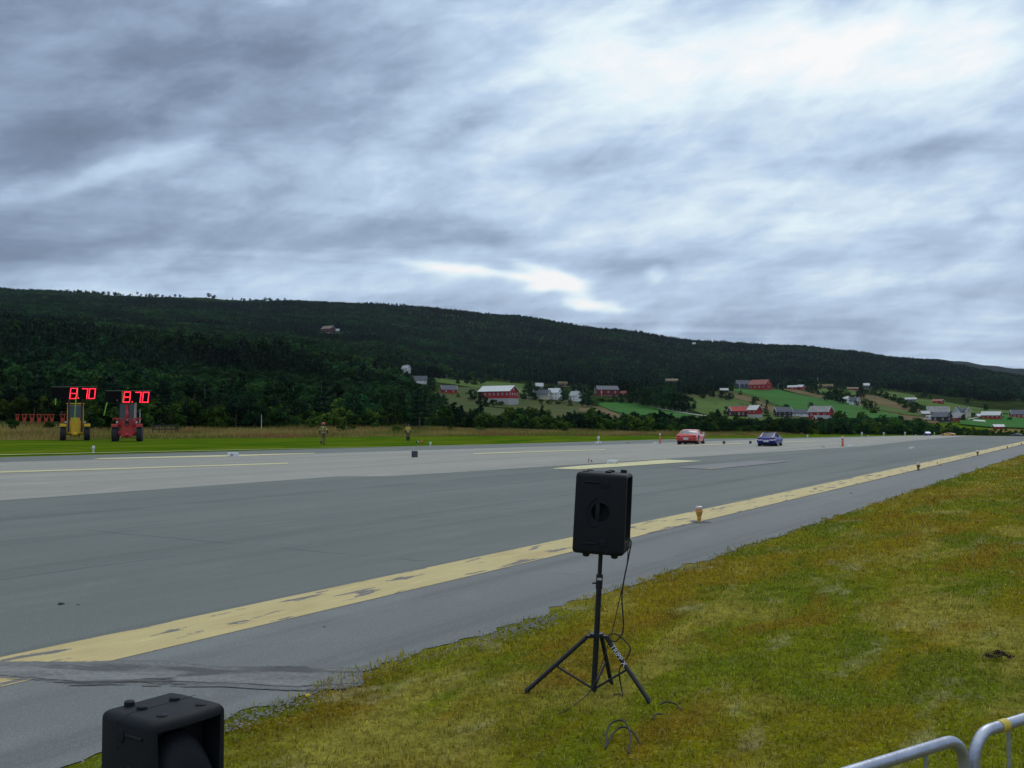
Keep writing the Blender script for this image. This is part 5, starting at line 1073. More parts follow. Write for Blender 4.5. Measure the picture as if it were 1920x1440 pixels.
c.scale = (57*kr/2.80,)*3
# blue fastback
pq = at(1444, 837)
c = car(pq, facing(pq) - R(9), 4.55, 1.80, 1.30, 'sports_car', 'dark blue fastback sports car driving away right of the red coupe', M_cbl,
 [(-2.22,.78,.44,.76),(-2.14,.88,.36,.86),(-1.7,.92,.28,.93),(-1.2,.94,.26,.93),(-.4,.84,.22,.84),(.4,.82,.22,.84),(1.1,.92,.24,.93),(1.6,.92,.26,.90),(2.1,.80,.30,.68),(2.3,.66,.38,.56)],
 [(-1.9,.50,.92),(-1.2,.54,1.16),(-.7,.55,1.28),(.1,.55,1.28),(.75,.50,.90)], .33, {'axles': (-1.3, 1.3), 'belt': .87, 'gw': .64, 'roof': (2, 3), 'tw': .26, 'glass': pm('blue_window', (.02,.03,.09), None, 2, .5, spec=.15)})
for sx in (-1, 1):
    MB().tube([(sx*.88,-2.14,.66),(sx*.6,-2.26,.63),(sx*.30,-2.28,.63)], .045, 8).build('bumper', M_dchr, c, True)
    for x_ in (.42, .64): MB().lathe([(.085,-.02),(.085,.02)], 16, (sx*x_,-2.225,.76), 'Y').build('tail_lamp', M_tail, c)
    MB().tube([(sx*.52,-1.92,.92),(sx*.56,-.7,1.285),(sx*.56,.1,1.29)], .018, 8).build('roof_edge', M_dchr, c, True)
MB().box((0,-2.27,.55), (.50,.03,.19)).build('number_plate', M_plate, c)
c.scale = (49*project(*pq)[2]/F/2.47,)*3
# distant cars
def onrun(px, u=318.):
    a = math.atan((px-960)/F); r_ = u/math.cos(RUN_AZ-a); x_, y_ = r_*math.sin(a), r_*math.cos(a); return Vector((x_, y_, float(H(x_, y_)) + float(lift(x_, y_, 1))))
py_ = onrun(1776.5); ky = project(*py_)[2]/F*27/4.5
c = car(py_, facing(py_) + R(90) - R(8), 4.5, 1.85, 1.2, 'sports_car', 'bright yellow sports car seen side on at the far end of the runway', M_cye,
 [(-2.2,.80,.42,.86),(-1.9,.9,.34,.92),(-1.3,.93,.28,.94),(0,.92,.22,.82),(1.2,.92,.25,.80),(1.9,.86,.28,.66),(2.25,.72,.34,.50)], [(-1.5,.5,.92),(-.8,.55,1.14),(-.2,.56,1.19),(.3,.55,1.15),(1.0,.5,.82)], .33, {'axles': (-1.35, 1.35), 'belt': .86, 'gw': .72, 'roof': (1, 3)}); c.scale = (ky,)*3
MB().box((0,-2.15,.98), (1.5,.25,.05), bev=.01).build('spoiler', M_cye, c)
pz = onrun(1738); kz = project(*pz)[2]/F*11.5/1.75
c = car(pz, facing(pz) + R(6), 4.3, 1.78, 1.36, 'coupe', 'distant blue car with pale roof seen from behind', M_cbl,
 [(-2.1,.8,.42,.82),(-1.9,.88,.32,.90),(0,.89,.26,.90),(1.9,.86,.3,.85),(2.15,.76,.4,.7)], [(-1.8,.58,.94),(-1.2,.62,1.26),(.2,.62,1.34),(1.0,.6,.95)], .31, {'axles': (-1.3, 1.3), 'belt': .90, 'gw': .76, 'roof': (1, 2), 'glass': pm('sky_window', (.30,.36,.42), None, 2, .1)}); c.scale = (kz,)*3
MB().box((0,-2.13,.55), (.5,.03,.16)).build('number_plate', M_plate, c)
pk = onrun(1905.5, 322); kk_ = project(*pk)[2]/F*21/4.4
c = car(pk, facing(pk) + R(62), 4.4, 1.82, 1.4, 'parked_car', 'black car standing on the far right pavement end', M_cbk,
 [(-2.15,.8,.42,.86),(-1.9,.88,.32,.94),(0,.9,.26,.93),(1.9,.87,.3,.84),(2.2,.76,.4,.68)], [(-1.5,.58,.96),(-.8,.62,1.34),(.2,.62,1.38),(1.1,.6,.93)], .32, {'axles': (-1.35, 1.35), 'belt': .92, 'gw': .78, 'roof': (1, 2)}); c.scale = (kk_,)*3
# ------------------------------------------------------------------ people
M_skin = pm('skin_mat', (.42,.24,.17), None, 4, .6); M_coat = pm('fire_coat', (.26,.205,.045), (.20,.15,.04), 8, .85, .2); M_trs = pm('fire_trousers', (.20,.145,.055), (.13,.09,.04), 8, .85, .2); M_dark = pm('dark_cloth', (.010,.010,.014), (.02,.02,.026), 8, .85)
M_refl = pm('reflective_tape', (.55,.56,.30), None, 8, .5); M_helm = pm('red_helmet', (.52,.03,.045), None, 3, .35); M_hiv = pm('hi_vis_lime', (.48,.80,.06), None, 5, .7); M_ytape = pm('lime_tape', (.50,.48,.12), None, 8, .5)
def person(p, yaw, h, label, J, coat, trous, boots, extra=None, coatpieces=True):
    """J: pose offsets for the 1.8 m body, facing -Y locally"""
    k = h/1.8; P = {'pelvis': ((0,0,.96), (.15,.11)), 'waist': ((0,0,1.10), (.14,.10)), 'chest': ((0,.0,1.32), (.17,.12)), 'neck': ((0,0,1.50), .06), 'head0': ((0,-.01,1.60), .085), 'head1': ((0,-.02,1.70), .09)}
    for sx, nm in ((-1, 'l'), (1, 'r')):
        P['sh'+nm] = ((sx*.19,0,1.43), .07); P['el'+nm] = ((sx*.25,.03,1.16), .048); P['wr'+nm] = ((sx*.27,-.03,.92), .032); P['pa'+nm] = ((sx*.275,-.045,.85), (.036,.02))
        P['hi'+nm] = ((sx*.095,0,.90), .095); P['kn'+nm] = ((sx*.105,-.01,.50), .062); P['an'+nm] = ((sx*.11,.02,.10), .045); P['to'+nm] = ((sx*.12,-.15,.045), .04); P['he'+nm] = ((sx*.11,.05,.05), .04)
    for a, b in J.items(): P[a] = (b, P[a][1])
    for nm in 'lr':
        wr, pa = Vector(P['wr'+nm][0]), Vector(P['pa'+nm][0]); d = (pa-wr).normalized(); sd = d.cross(Vector((0,0,1) if abs(d.z) < .9 else (1,0,0))).normalized()
        for i, (o_, l_) in enumerate(((-.026,.062),(-.009,.075),(.009,.070),(.025,.055))):
            b_ = pa + sd*o_ + d*.03; P[f'f{i}{nm}'] = (tuple(b_), .010); P[f'g{i}{nm}'] = (tuple(b_+d*l_+Vector((0,-.02,0))), .008)
        P['t0'+nm] = (tuple(pa - sd*.035), .011); P['t1'+nm] = (tuple(pa - sd*.055 + d*.045), .009)
    E = [('pelvis','waist'),('waist','chest'),('chest','neck'),('neck','head0'),('head0','head1')]
    for nm in 'lr':
        E += [('chest','sh'+nm),('sh'+nm,'el'+nm),('el'+nm,'wr'+nm),('wr'+nm,'pa'+nm),('pelvis','hi'+nm),('hi'+nm,'kn'+nm),('kn'+nm,'an'+nm),('an'+nm,'to'+nm),('an'+nm,'he'+nm),('pa'+nm,'t0'+nm),('t0'+nm,'t1'+nm)]
        for i in range(4): E += [('pa'+nm, f'f{i}{nm}'), (f'f{i}{nm}', f'g{i}{nm}')]
    body = skin('person', P, E, M_skin, None, 0, 1); tag(body, label, 'person')
    body.location = p; body.rotation_euler.z = yaw; body.scale = (k,)*3
    def part(name, ks, es, mat, grow, rt=0):
        Q = {a: (P[a][0], tuple(r+grow for r in (P[a][1] if isinstance(P[a][1], tuple) else (P[a][1],)*2))) for a in ks}; return skin(name, Q, es, mat, body, rt, 1)
    part('jacket', ['pelvis','waist','chest','neck','shl','ell','shr','elr'], [('pelvis','waist'),('waist','chest'),('chest','neck'),('chest','shl'),('shl','ell'),('chest','shr'),('shr','elr')], coat, .028)
    part('trousers', ['pelvis','hil','knl','anl','hir','knr','anr'], [('pelvis','hil'),('hil','knl'),('knl','anl'),('pelvis','hir'),('hir','knr'),('knr','anr')], trous, .026)
    for nm in 'lr':
        part('boot', ['an'+nm,'to'+nm,'he'+nm], [('an'+nm,'to'+nm),('an'+nm,'he'+nm)], boots, .02)
        kn, an = Vector(P['kn'+nm][0]), Vector(P['an'+nm][0])
        if extra and extra.get('tall_boots'): MB().tube([kn*.95+an*.05, an], [.10,.085], 12).build('boot_shaft', boots, body, True)
        el, wr = Vector(P['el'+nm][0]), Vector(P['wr'+nm][0]); MB().tube([el, (el+wr)/2, wr, Vector(P['pa'+nm][0])], [.068,.06,.052,.045], 12).build('sleeve', M_dark if coatpieces else coat, body, True)
        if coatpieces: MB().tube([el+(Vector(P['sh'+nm][0])-el)*.06, el+(Vector(P['sh'+nm][0])-el)*.26], .088, 12).build('arm_tape', M_refl, body, True)
    # face
    hx, hy, hz = P['head1'][0]; fy = hy-.083; q = MB(); q.ball((hx,fy-.012,hz-.035), (.014,.024,.022), 8, 6); q.build('nose', M_skin, body, True)
    for sx in (-1, 1): MB().ball((hx+sx*.034,fy-.002,hz), .012, 8, 6).build('eye', M_dark, body, True); MB().ball((hx+sx*.088,hy,hz-.01), (.012,.024,.034), 8, 6).build('ear', M_skin, body, True)
    MB().box((hx,fy+.004,hz-.075), (.05,.012,.010)).build('mouth', pm('lips', (.25,.09,.08)), body)
    return body, P
pf = at(606, 833.5); bA, PA = person(pf, facing(pf, 150), 40.5*project(*pf)[2]/F, 'walking firefighter in tan gear with a red helmet', {
    'ell': (-.36,.06,1.20), 'wrl': (-.42,-.02,.98), 'pal': (-.43,-.05,.91), 'elr': (.27,.10,1.17), 'wrr': (.29,.05,.93), 'par': (.29,.03,.86),
    'hil': (-.085,0,.90), 'knl': (-.07,-.12,.52), 'anl': (-.05,.0,.10), 'tol': (-.05,-.16,.045), 'hel': (-.05,.03,.05), 'knr': (.07,.03,.50), 'anr': (.03,.30,.20), 'tor': (.03,.22,.06), 'her': (.03,.36,.22)}, M_coat, M_trs, M_dark)
hm = MB(); hm.lathe([(.16,-.02),(.165,0),(.14,.06),(.10,.115),(.05,.14),(.005,.145)], 20, (0,-.02,1.705)); hh_ = hm.build('helmet', M_helm, bA, True); MB().box((0,-.12,1.70), (.18,.10,.05), bev=.02).build('visor', M_lamp, hh_, True)
MB().tube([(0,.02,1.48),(0,.06,1.62)], [.13,.10], 12).build('neck_guard', M_dark, bA, True)
bk = MB(); bk.tube([(-.06,.163,1.12),(-.06,.175,1.42)], .024, 8); bk.build('back_tape', M_refl, bA, True); MB().tube([(0,0,.985),(0,0,1.015)], .196, 16).build('hem_tape', M_refl, bA, True); MB().tube([(-.12,.1,1.47),(.1,.11,1.48)], .05, 8).build('shoulder_tape', M_refl, bA, True)
pg = at(765, 827); bB, PB = person(pg, facing(pg, 12), 31.5*project(*pg)[2]/F, 'standing firefighter in a yellow jacket and black hood', {'head0': (.02,-.01,1.60), 'head1': (.03,-.02,1.70), 'wrl': (-.27,.02,.92), 'pal': (-.27,.02,.85)}, pm('yellow_coat', (.58,.46,.06), (.42,.32,.06), 8, .85, .2), M_trs, M_dark, {'tall_boots': True})
MB().ball((.03,.0,1.68), (.115,.125,.15), 14, 10).build('hood', M_dark, bB, True); MB().ball((.04,-.105,1.69), (.055,.04,.055), 10, 8).build('face_opening', M_pink, bB, True)
MB().tube([(.05,-.165,1.05),(.05,-.17,1.44)], .03, 8).build('front_tape', M_ytape, bB, True); MB().tube([(0,0,.93),(0,0,.96)], .19, 16).build('hem_tape', M_pale, bB, True)
ph_ = onrun(1751); bC, PC = person(ph_, facing(ph_, 60), 8.8*project(*ph_)[2]/F, 'tiny distant person in lime hi-vis clothes by the blue car', {}, M_hiv, M_hiv, M_dark, None, False)
MB().ball((0,.01,1.74), (.10,.11,.08), 10, 8).build('hair', M_dark, bC, True)
# extinguisher and bag by the standing firefighter
pe = at(791, 831.5); s = project(*pe)[2]/F; ex = empty('fire_extinguisher', pe, facing(pe), 'red fire extinguisher standing on the verge right of the firefighter', 'extinguisher'); k_ = 8.5*s/.62; ex.scale = (k_*1.25, k_*1.25, k_)
MB().lathe([(.09,0),(.095,.02),(.095,.40),(.07,.47),(.03,.50)], 20).build('cylinder', pm('extinguisher_red', (.60,.035,.02), None, 3, .3), ex, True); MB().box((0,0,.53), (.05,.09,.06), bev=.01).build('valve', M_chrome, ex); MB().box((0,-.04,.59), (.03,.16,.02)).build('lever', M_orange, ex)
MB().tube([(.02,-.05,.53),(.13,-.05,.45),(.13,-.04,.2),(.12,-.03,.1)], .014, 8).build('hose', M_orange, ex, True); MB().box((-.05,-.088,.25), (.07,.02,.14)).build('label_plate', M_label, ex)
pe = at(782, 830); s = project(*pe)[2]/F; bg = empty('kit_bag', pe, facing(pe), 'small dark bag with pale pouch on the verge', 'bag'); MB().ball((-.8*s,0,1.1*s), (2.0*s,.12,1.4*s), 12, 8).build('bag', M_dark, bg, True); MB().ball((1.8*s,0,1.2*s), (1.1*s,.1,1.7*s), 12, 8).build('pouch', M_white, bg, True)
# ------------------------------------------------------------------ trees
def leaf_mat(name, c, c2, trans=.25, var=.5):
    m, t, b, out = base_mat(name)
    rnd = t.n('ShaderNodeObjectInfo').outputs['Random']; tone = t.n('ShaderNodeAttribute', attribute_name='tone').outputs['Fac']
    wp = t.n('ShaderNodeNewGeometry').outputs['Position']; st = t.noise(wp, .010, 5, .6, .4)
    col = t.mix(tone, c, c2); sv = t.n('ShaderNodeVectorMath', operation='SCALE'); t.put(sv.inputs[0], col); t.put(sv.inputs['Scale'], t.ss(st, .36, .66, .6, 1.75)); col = sv.outputs[0]
    hs = t.n('ShaderNodeHueSaturation'); t.put(hs.inputs['Color'], col)
    t.put(hs.inputs['Hue'], t.m('MULTIPLY_ADD', rnd, .05, .475)); t.put(hs.inputs['Value'], t.m('MULTIPLY_ADD', t.m('FRACT', t.m('MULTIPLY', rnd, 7.31)), var, 1 - var*.5))
    t.put(b.inputs['Base Color'], hs.outputs[0]); b.inputs['Roughness'].default_value = .9; b.inputs['Specular IOR Level'].default_value = .04
    tl = t.n('ShaderNodeBsdfTranslucent'); t.put(tl.inputs[0], hs.outputs[0]); ms = t.n('ShaderNodeMixShader'); ms.inputs[0].default_value = trans
    t.nt.links.new(b.outputs[0], ms.inputs[1]); t.nt.links.new(tl.outputs[0], ms.inputs[2]); t.nt.links.new(ms.outputs[0], out.inputs[0])
    return m
M_birch = leaf_mat('birch_leaves', (.007,.027,.012), (.024,.066,.016), .2, .6)
M_pine = leaf_mat('pine_needles', (.004,.015,.009), (.010,.030,.014), .08)
M_willow = leaf_mat('willow_leaves', (.022,.052,.008), (.05,.092,.014), .2, .5)
M_bark = pm('bark', (.12,.10,.08), (.05,.045,.04), 6, .9, .5, stretch=(1,1,.3)); M_wbark = pm('birch_bark', (.42,.42,.38), (.13,.12,.11), 5, .8, .3, stretch=(1,1,3))
def leaves(cl, n, size, seed, up=.35):
    """leaf clusters (centre, radii, tone, weight) -> quads"""
    g_ = np.random.default_rng(seed); w = np.array([c[3] for c in cl]); w = w / w.sum()
    which = g_.choice(len(cl), n, p=w); C = np.array([c[0] for c in cl])[which]; Rr = np.array([c[1] for c in cl])[which]; T = np.array([c[2] for c in cl])[which]
    d = g_.normal(size=(n, 3)); d /= np.linalg.norm(d, axis=1)[:, None]; rad = g_.uniform(.35, 1.0, (n, 1))**.5
    P = C + d*rad*Rr
    nr = d + g_.normal(size=(n, 3))*.6 + np.array([0, 0, up]); nr /= np.linalg.norm(nr, axis=1)[:, None]
    a = np.cross(nr, g_.normal(size=(n, 3))); a /= np.linalg.norm(a, axis=1)[:, None]; b = np.cross(nr, a)
    s = (size * g_.uniform(.55, 1.3, n))[:, None]; a = a*s; b = b*s*.7
    V = np.stack([P-a, P-b*.8+a*.1, P+a, P+b], 1).reshape(-1, 3); Fq = np.arange(n*4).reshape(n, 4)
    return V, Fq, np.repeat(np.clip(T + g_.normal(0, .18, n), 0, 1), 4).astype(np.float32)
def crown_mesh(name, V, Fq, T, mat):
    me = fastmesh(name, V, Fq, mat); a = me.attributes.new('tone', 'FLOAT', 'POINT'); a.data.foreach_set('value', T); return me
def tree_variant(kind, seed, n, size):
    """unit-height tree: returns (trunk MB, leaf arrays)"""
    rd = random.Random(seed); tr = MB(); cl = []
    if kind == 'birch':
        lean = rd.uniform(-.05, .05); tr.tube([(0,0,-.03),(lean*.3,0,.3),(lean,lean*.5,.62),(lean*1.2,lean,.9)], [.022,.016,.010,.003], 6)
        for i in range(7): z_ = .3+.085*i; rr = .10+.04*math.sin(i); cl.append(((lean*z_, 0, z_), (rr, rr, .09), rd.random()*.7, rr*1.2))
        nc = rd.randint(19, 24)
        for i in range(nc):
            z_ = rd.uniform(.17, .94); wmax = .30*math.sin(math.pi*min(1, max(.05, (z_-.08)/.95)))**.7 * rd.uniform(.4, 1.25)
            a = rd.uniform(0, 6.28); c = (wmax*math.cos(a)+lean, wmax*math.sin(a), z_)
            if i < 8: tr.tube([(lean*.6, 0, max(.15, z_-.22)), (c[0]*.6, c[1]*.6, z_-.08), c], [.008,.005,.002], 4)
            rr = rd.uniform(.07, .145); cl.append((c, (rr, rr, rr*rd.uniform(.6, .95)), rd.random(), rr))
    elif kind == 'pine':
        tr.tube([(0,0,-.03),(0.01,0,.5),(0,0,.97)], [.02,.013,.003], 6)
        lv = rd.randint(9, 12)
        for i in range(lv):
            q = i/(lv-1); z_ = .16+.8*q; wr = (.20*(1-q)**.8+.015)*rd.uniform(.75, 1.2)
            for k in range(5 if q < .7 else 3):
                a = rd.uniform(0, 6.28); c = (wr*.7*math.cos(a), wr*.7*math.sin(a), z_-.02); tone = rd.random()
                if k < 2: tr.tube([(0, 0, z_), (c[0], c[1], z_-.02)], [.005,.002], 3)
                cl.append((c, (wr*.55+.012, wr*.55+.012, .035), tone, wr+.02))
    elif kind == 'scots':
        tr.tube([(0,0,-.03),(0.02,.01,.5),(.01,0,.93)], [.022,.016,.004], 6)
        for i in range(15):
            z_ = rd.uniform(.42, .96); wr = .22*math.sin(math.pi*min(1, (z_-.3)/.72))**.6*rd.uniform(.3, 1.1); a = rd.uniform(0, 6.28)
            c = (wr*math.cos(a), wr*math.sin(a), z_); tr.tube([(0, 0, z_-.08), c], [.006,.002], 4); rr = rd.uniform(.06, .12); cl.append((c, (rr, rr, rr*.55), rd.random(), rr))
    else:   # willow scrub, several stems
        for i in range(15):
            a = rd.uniform(0, 6.28); wr = rd.uniform(.05, .46); z_ = rd.uniform(.18, .88)*(1 - .35*wr/.46); c = (wr*math.cos(a), wr*math.sin(a), z_)
            if i < 7: tr.tube([(0, 0, -.02), (c[0]*.5, c[1]*.5, z_*.6), c], [.016,.01,.003], 4)
            rr = rd.uniform(.10, .20); cl.append((c, (rr, rr, rr*.8), rd.random(), rr))
    return tr, leaves(cl, n, size, seed, .35)
KM = {'birch': (M_birch, M_wbark), 'pine': (M_pine, M_bark), 'scots': (M_pine, M_bark), 'scrub': (M_willow, M_bark)}
NEAR = {}
for kd, nv, nl, szz in (('birch', 5, 1500, .034), ('pine', 3, 1300, .028), ('scots', 2, 900, .03), ('scrub', 4, 1100, .05)):
    NEAR[kd] = []
    for i in range(nv):
        tr, (V, Fq, T) = tree_variant(kd, 100 + i*7 + len(kd), int(nl), szz)
        NEAR[kd].append((tr.mesh('trunk', KM[kd][1]), crown_mesh('crown', V, Fq, T, KM[kd][0])))
# areas where no tree may stand or hide something: fields and buildings, in photo pixels
OPEN = [[(p[0], p[1]) for p in tp] + [(p[0], p[1]) for p in reversed(bt)] for nm, tp, bt, mt, k in FIELDS if nm != 'track' and not (nm == 'meadow' and mt is M_mead)]
OPEN += [[(820,716),(900,727),(960,741),(1030,752),(1090,754),(1165,766),(1165,786),(1000,781),(850,781),(825,760),(845,740)], [(1290,740),(1350,745),(1480,775),(1290,785)]]
def inpoly(px, py, poly):
    n = len(poly); c = np.zeros(np.shape(px), bool); j = n-1
    for i in range(n):
        xi, yi = poly[i]; xj, yj = poly[j]
        c ^= ((yi > py) != (yj > py)) & (px < (xj-xi)*(py-yi)/((yj-yi) + 1e-9) + xi); j = i
    return c
def allowed(X, Y, Z, h, margin=.75, cover=.45):
    bx, by, dep = project(X, Y, Z); hp = h*F/dep; ok = np.ones(len(X), bool); wpx = hp*.22
    for poly in OPEN:
        for q in (0, cover): ok &= ~inpoly(bx, by - hp*q, poly)
    r = np.hypot(X, Y)
    for (x0, y0, x1, y1, rr) in HOUSES:
        inx = (bx > x0 - wpx) & (bx < x1 + wpx)
        ok &= ~(inx & (r < rr) & (by - hp*.95 < y1 - 1.0) & (by > y0)); ok &= ~(inx & (np.abs(r - rr) < 9))
    return ok
def place_tree(kd, vi, x, y, z, h, label, group, rz=None, sx=1.):
    nm = {'birch': 'birch_tree', 'pine': 'spruce_tree', 'scots': 'pine_tree', 'scrub': 'willow_shrub'}[kd]
    root = empty(nm, (x, y, z), random.uniform(0, 6.28) if rz is None else rz, label, 'shrub' if kd == 'scrub' else 'tree', group)
    root.scale = (h*sx, h*sx, h); trm, crm = NEAR[kd][vi % len(NEAR[kd])]
    link('trunk', trm, root); link('crown', crm, root); return root
LAND = [(60, 'behind the orange antenna frames'), (150, 'behind the yellow wheel loader'), (225, 'behind the red wheel loader'), (290, 'just right of the red wheel loader'), (350, 'behind the low dark rail fence'), (430, 'right of the rail fence'),
 (490, 'behind the thin white post'), (560, 'left of the firefighter with the red helmet'), (640, 'behind the firefighter with the red helmet'), (700, 'between the two firefighters'), (770, 'behind the black hooded firefighter'), (840, 'below the small red shed'),
 (935, 'below the large red barn'), (1030, 'below the cream farmhouse'), (1090, 'below the small white house'), (1160, 'below the bright field tip'), (1250, 'behind the left orange post'), (1330, 'behind the red coupe'), (1400, 'behind the two dark boxes'),
 (1450, 'behind the blue coupe'), (1510, 'below the black farmhouse'), (1560, 'below the grey roofed red barn'), (1610, 'behind the right orange post'), (1690, 'left of the distant blue car'), (1745, 'behind the distant blue car'), (1790, 'behind the yellow sports car'), (1850, 'right of the yellow sports car'), (1920, 'behind the black car')]
KLAB = {'birch': ['leafy green birch', 'dark rounded birch', 'pale green birch', 'ragged birch', 'broad birch'], 'pine': ['dark pointed spruce', 'slim dark spruce', 'ragged dark spruce'], 'scots': ['dark flat topped pine', 'thin crowned dark pine'],
        'scrub': ['yellow green willow shrub', 'low rounded willow shrub', 'spreading green shrub', 'loose bushy shrub']}
def tree_label(kd, vi, px, h, extra=None):
    size = 'tall' if h > 8 else ('low' if h < 4.2 else 'mid height')
    near = extra or min(LAND, key=lambda q: abs(q[0]-px))[1]
    q = f"{size} {KLAB[kd][vi % len(KLAB[kd])]} {near}"
    if len(q.split()) > 16: return f"{KLAB[kd][vi % len(KLAB[kd])].replace('low rounded ', 'rounded ')} {near}"
    return f"{size} {KLAB[kd][vi % len(KLAB[kd])]} {near}"
ntree = 0; TAKEN = []
def auto_tree(px, py, h, kd, extra=None, group='trees along the foot of the hill', rmin=120., sx=1.):
    global ntree
    p = at(px, py, rmin); vi = random.randrange(len(NEAR[kd])); ntree += 1; TAKEN.append((p.x, p.y))
    return place_tree(kd, vi, p.x, p.y, p.z, h, tree_label(kd, vi, px, h, extra), group, sx=sx)
def hp(h_px, px, py, rmin=120.):
    p = at(px, py, rmin); return h_px * project(p.x, p.y, p.z)[2] / F
rd = random.Random(5)
# ragged front of the wood on the left: two staggered rows
for i in range(105):
    px = -25 + i*7.9 + rd.uniform(-4, 4); k = 'scrub' if rd.random() < .22 else ('birch' if rd.random() < .62 else ('pine' if rd.random() < .7 else 'scots'))
    rr = np.interp(px, [0, 140, 160, 780], [188, 188, 168, 200]) + rd.choice([0, 12, 28, 50]) + rd.uniform(-5, 5)
    a = math.atan((px-960)/F); x_, y_ = rr*math.sin(a), rr*math.cos(a); z_ = float(H(x_, y_))
    h_ = {'scrub': rd.uniform(2.4, 4.2), 'birch': rd.uniform(5, 8.5), 'pine': rd.uniform(6, 10.5), 'scots': rd.uniform(6, 9.5)}[k]
    if rr < 190 and k != 'scrub': h_ *= .72
    vi = rd.randrange(len(NEAR[k])); place_tree(k, vi, x_, y_, z_, h_, tree_label(k, vi, px, h_), 'trees along the foot of the wooded hill', sx=rd.uniform(.85, 1.25) if k != 'scrub' else 1.2); ntree += 1; TAKEN.append((x_, y_))
# belt of scrub and birch in front of the farms
for i in range(118):
    px = 770 + i*9.8 + rd.uniform(-4, 4)
    if 1836 < px < 1890 and rd.random() < .5: pass
    base = np.interp(px, [770, 950, 1300, 1560, 1730, 1800, 1920], [803, 805, 810, 814, 817, 816, 817]) - rd.choice([0, 2, 5, 8]) + rd.uniform(-.6, .6)
    top = np.interp(px, [770, 840, 1000, 1160, 1250, 1440, 1500, 1560, 1640, 1730, 1745, 1800, 1825, 1850, 1920], [776, 783, 786, 787, 788, 790, 786, 780, 778, 785, 792, 794, 800, 806, 807]) + rd.uniform(-3, 7)
    h_px = max(7, base - top); k = 'birch' if h_px > 17 and rd.random() < .7 else 'scrub'
    if px > 1810: k = 'scrub'
    auto_tree(px, base, hp(h_px, px, base, 215), k, sx=rd.uniform(.9, 1.35), group='trees in the belt before the farms', rmin=215.)
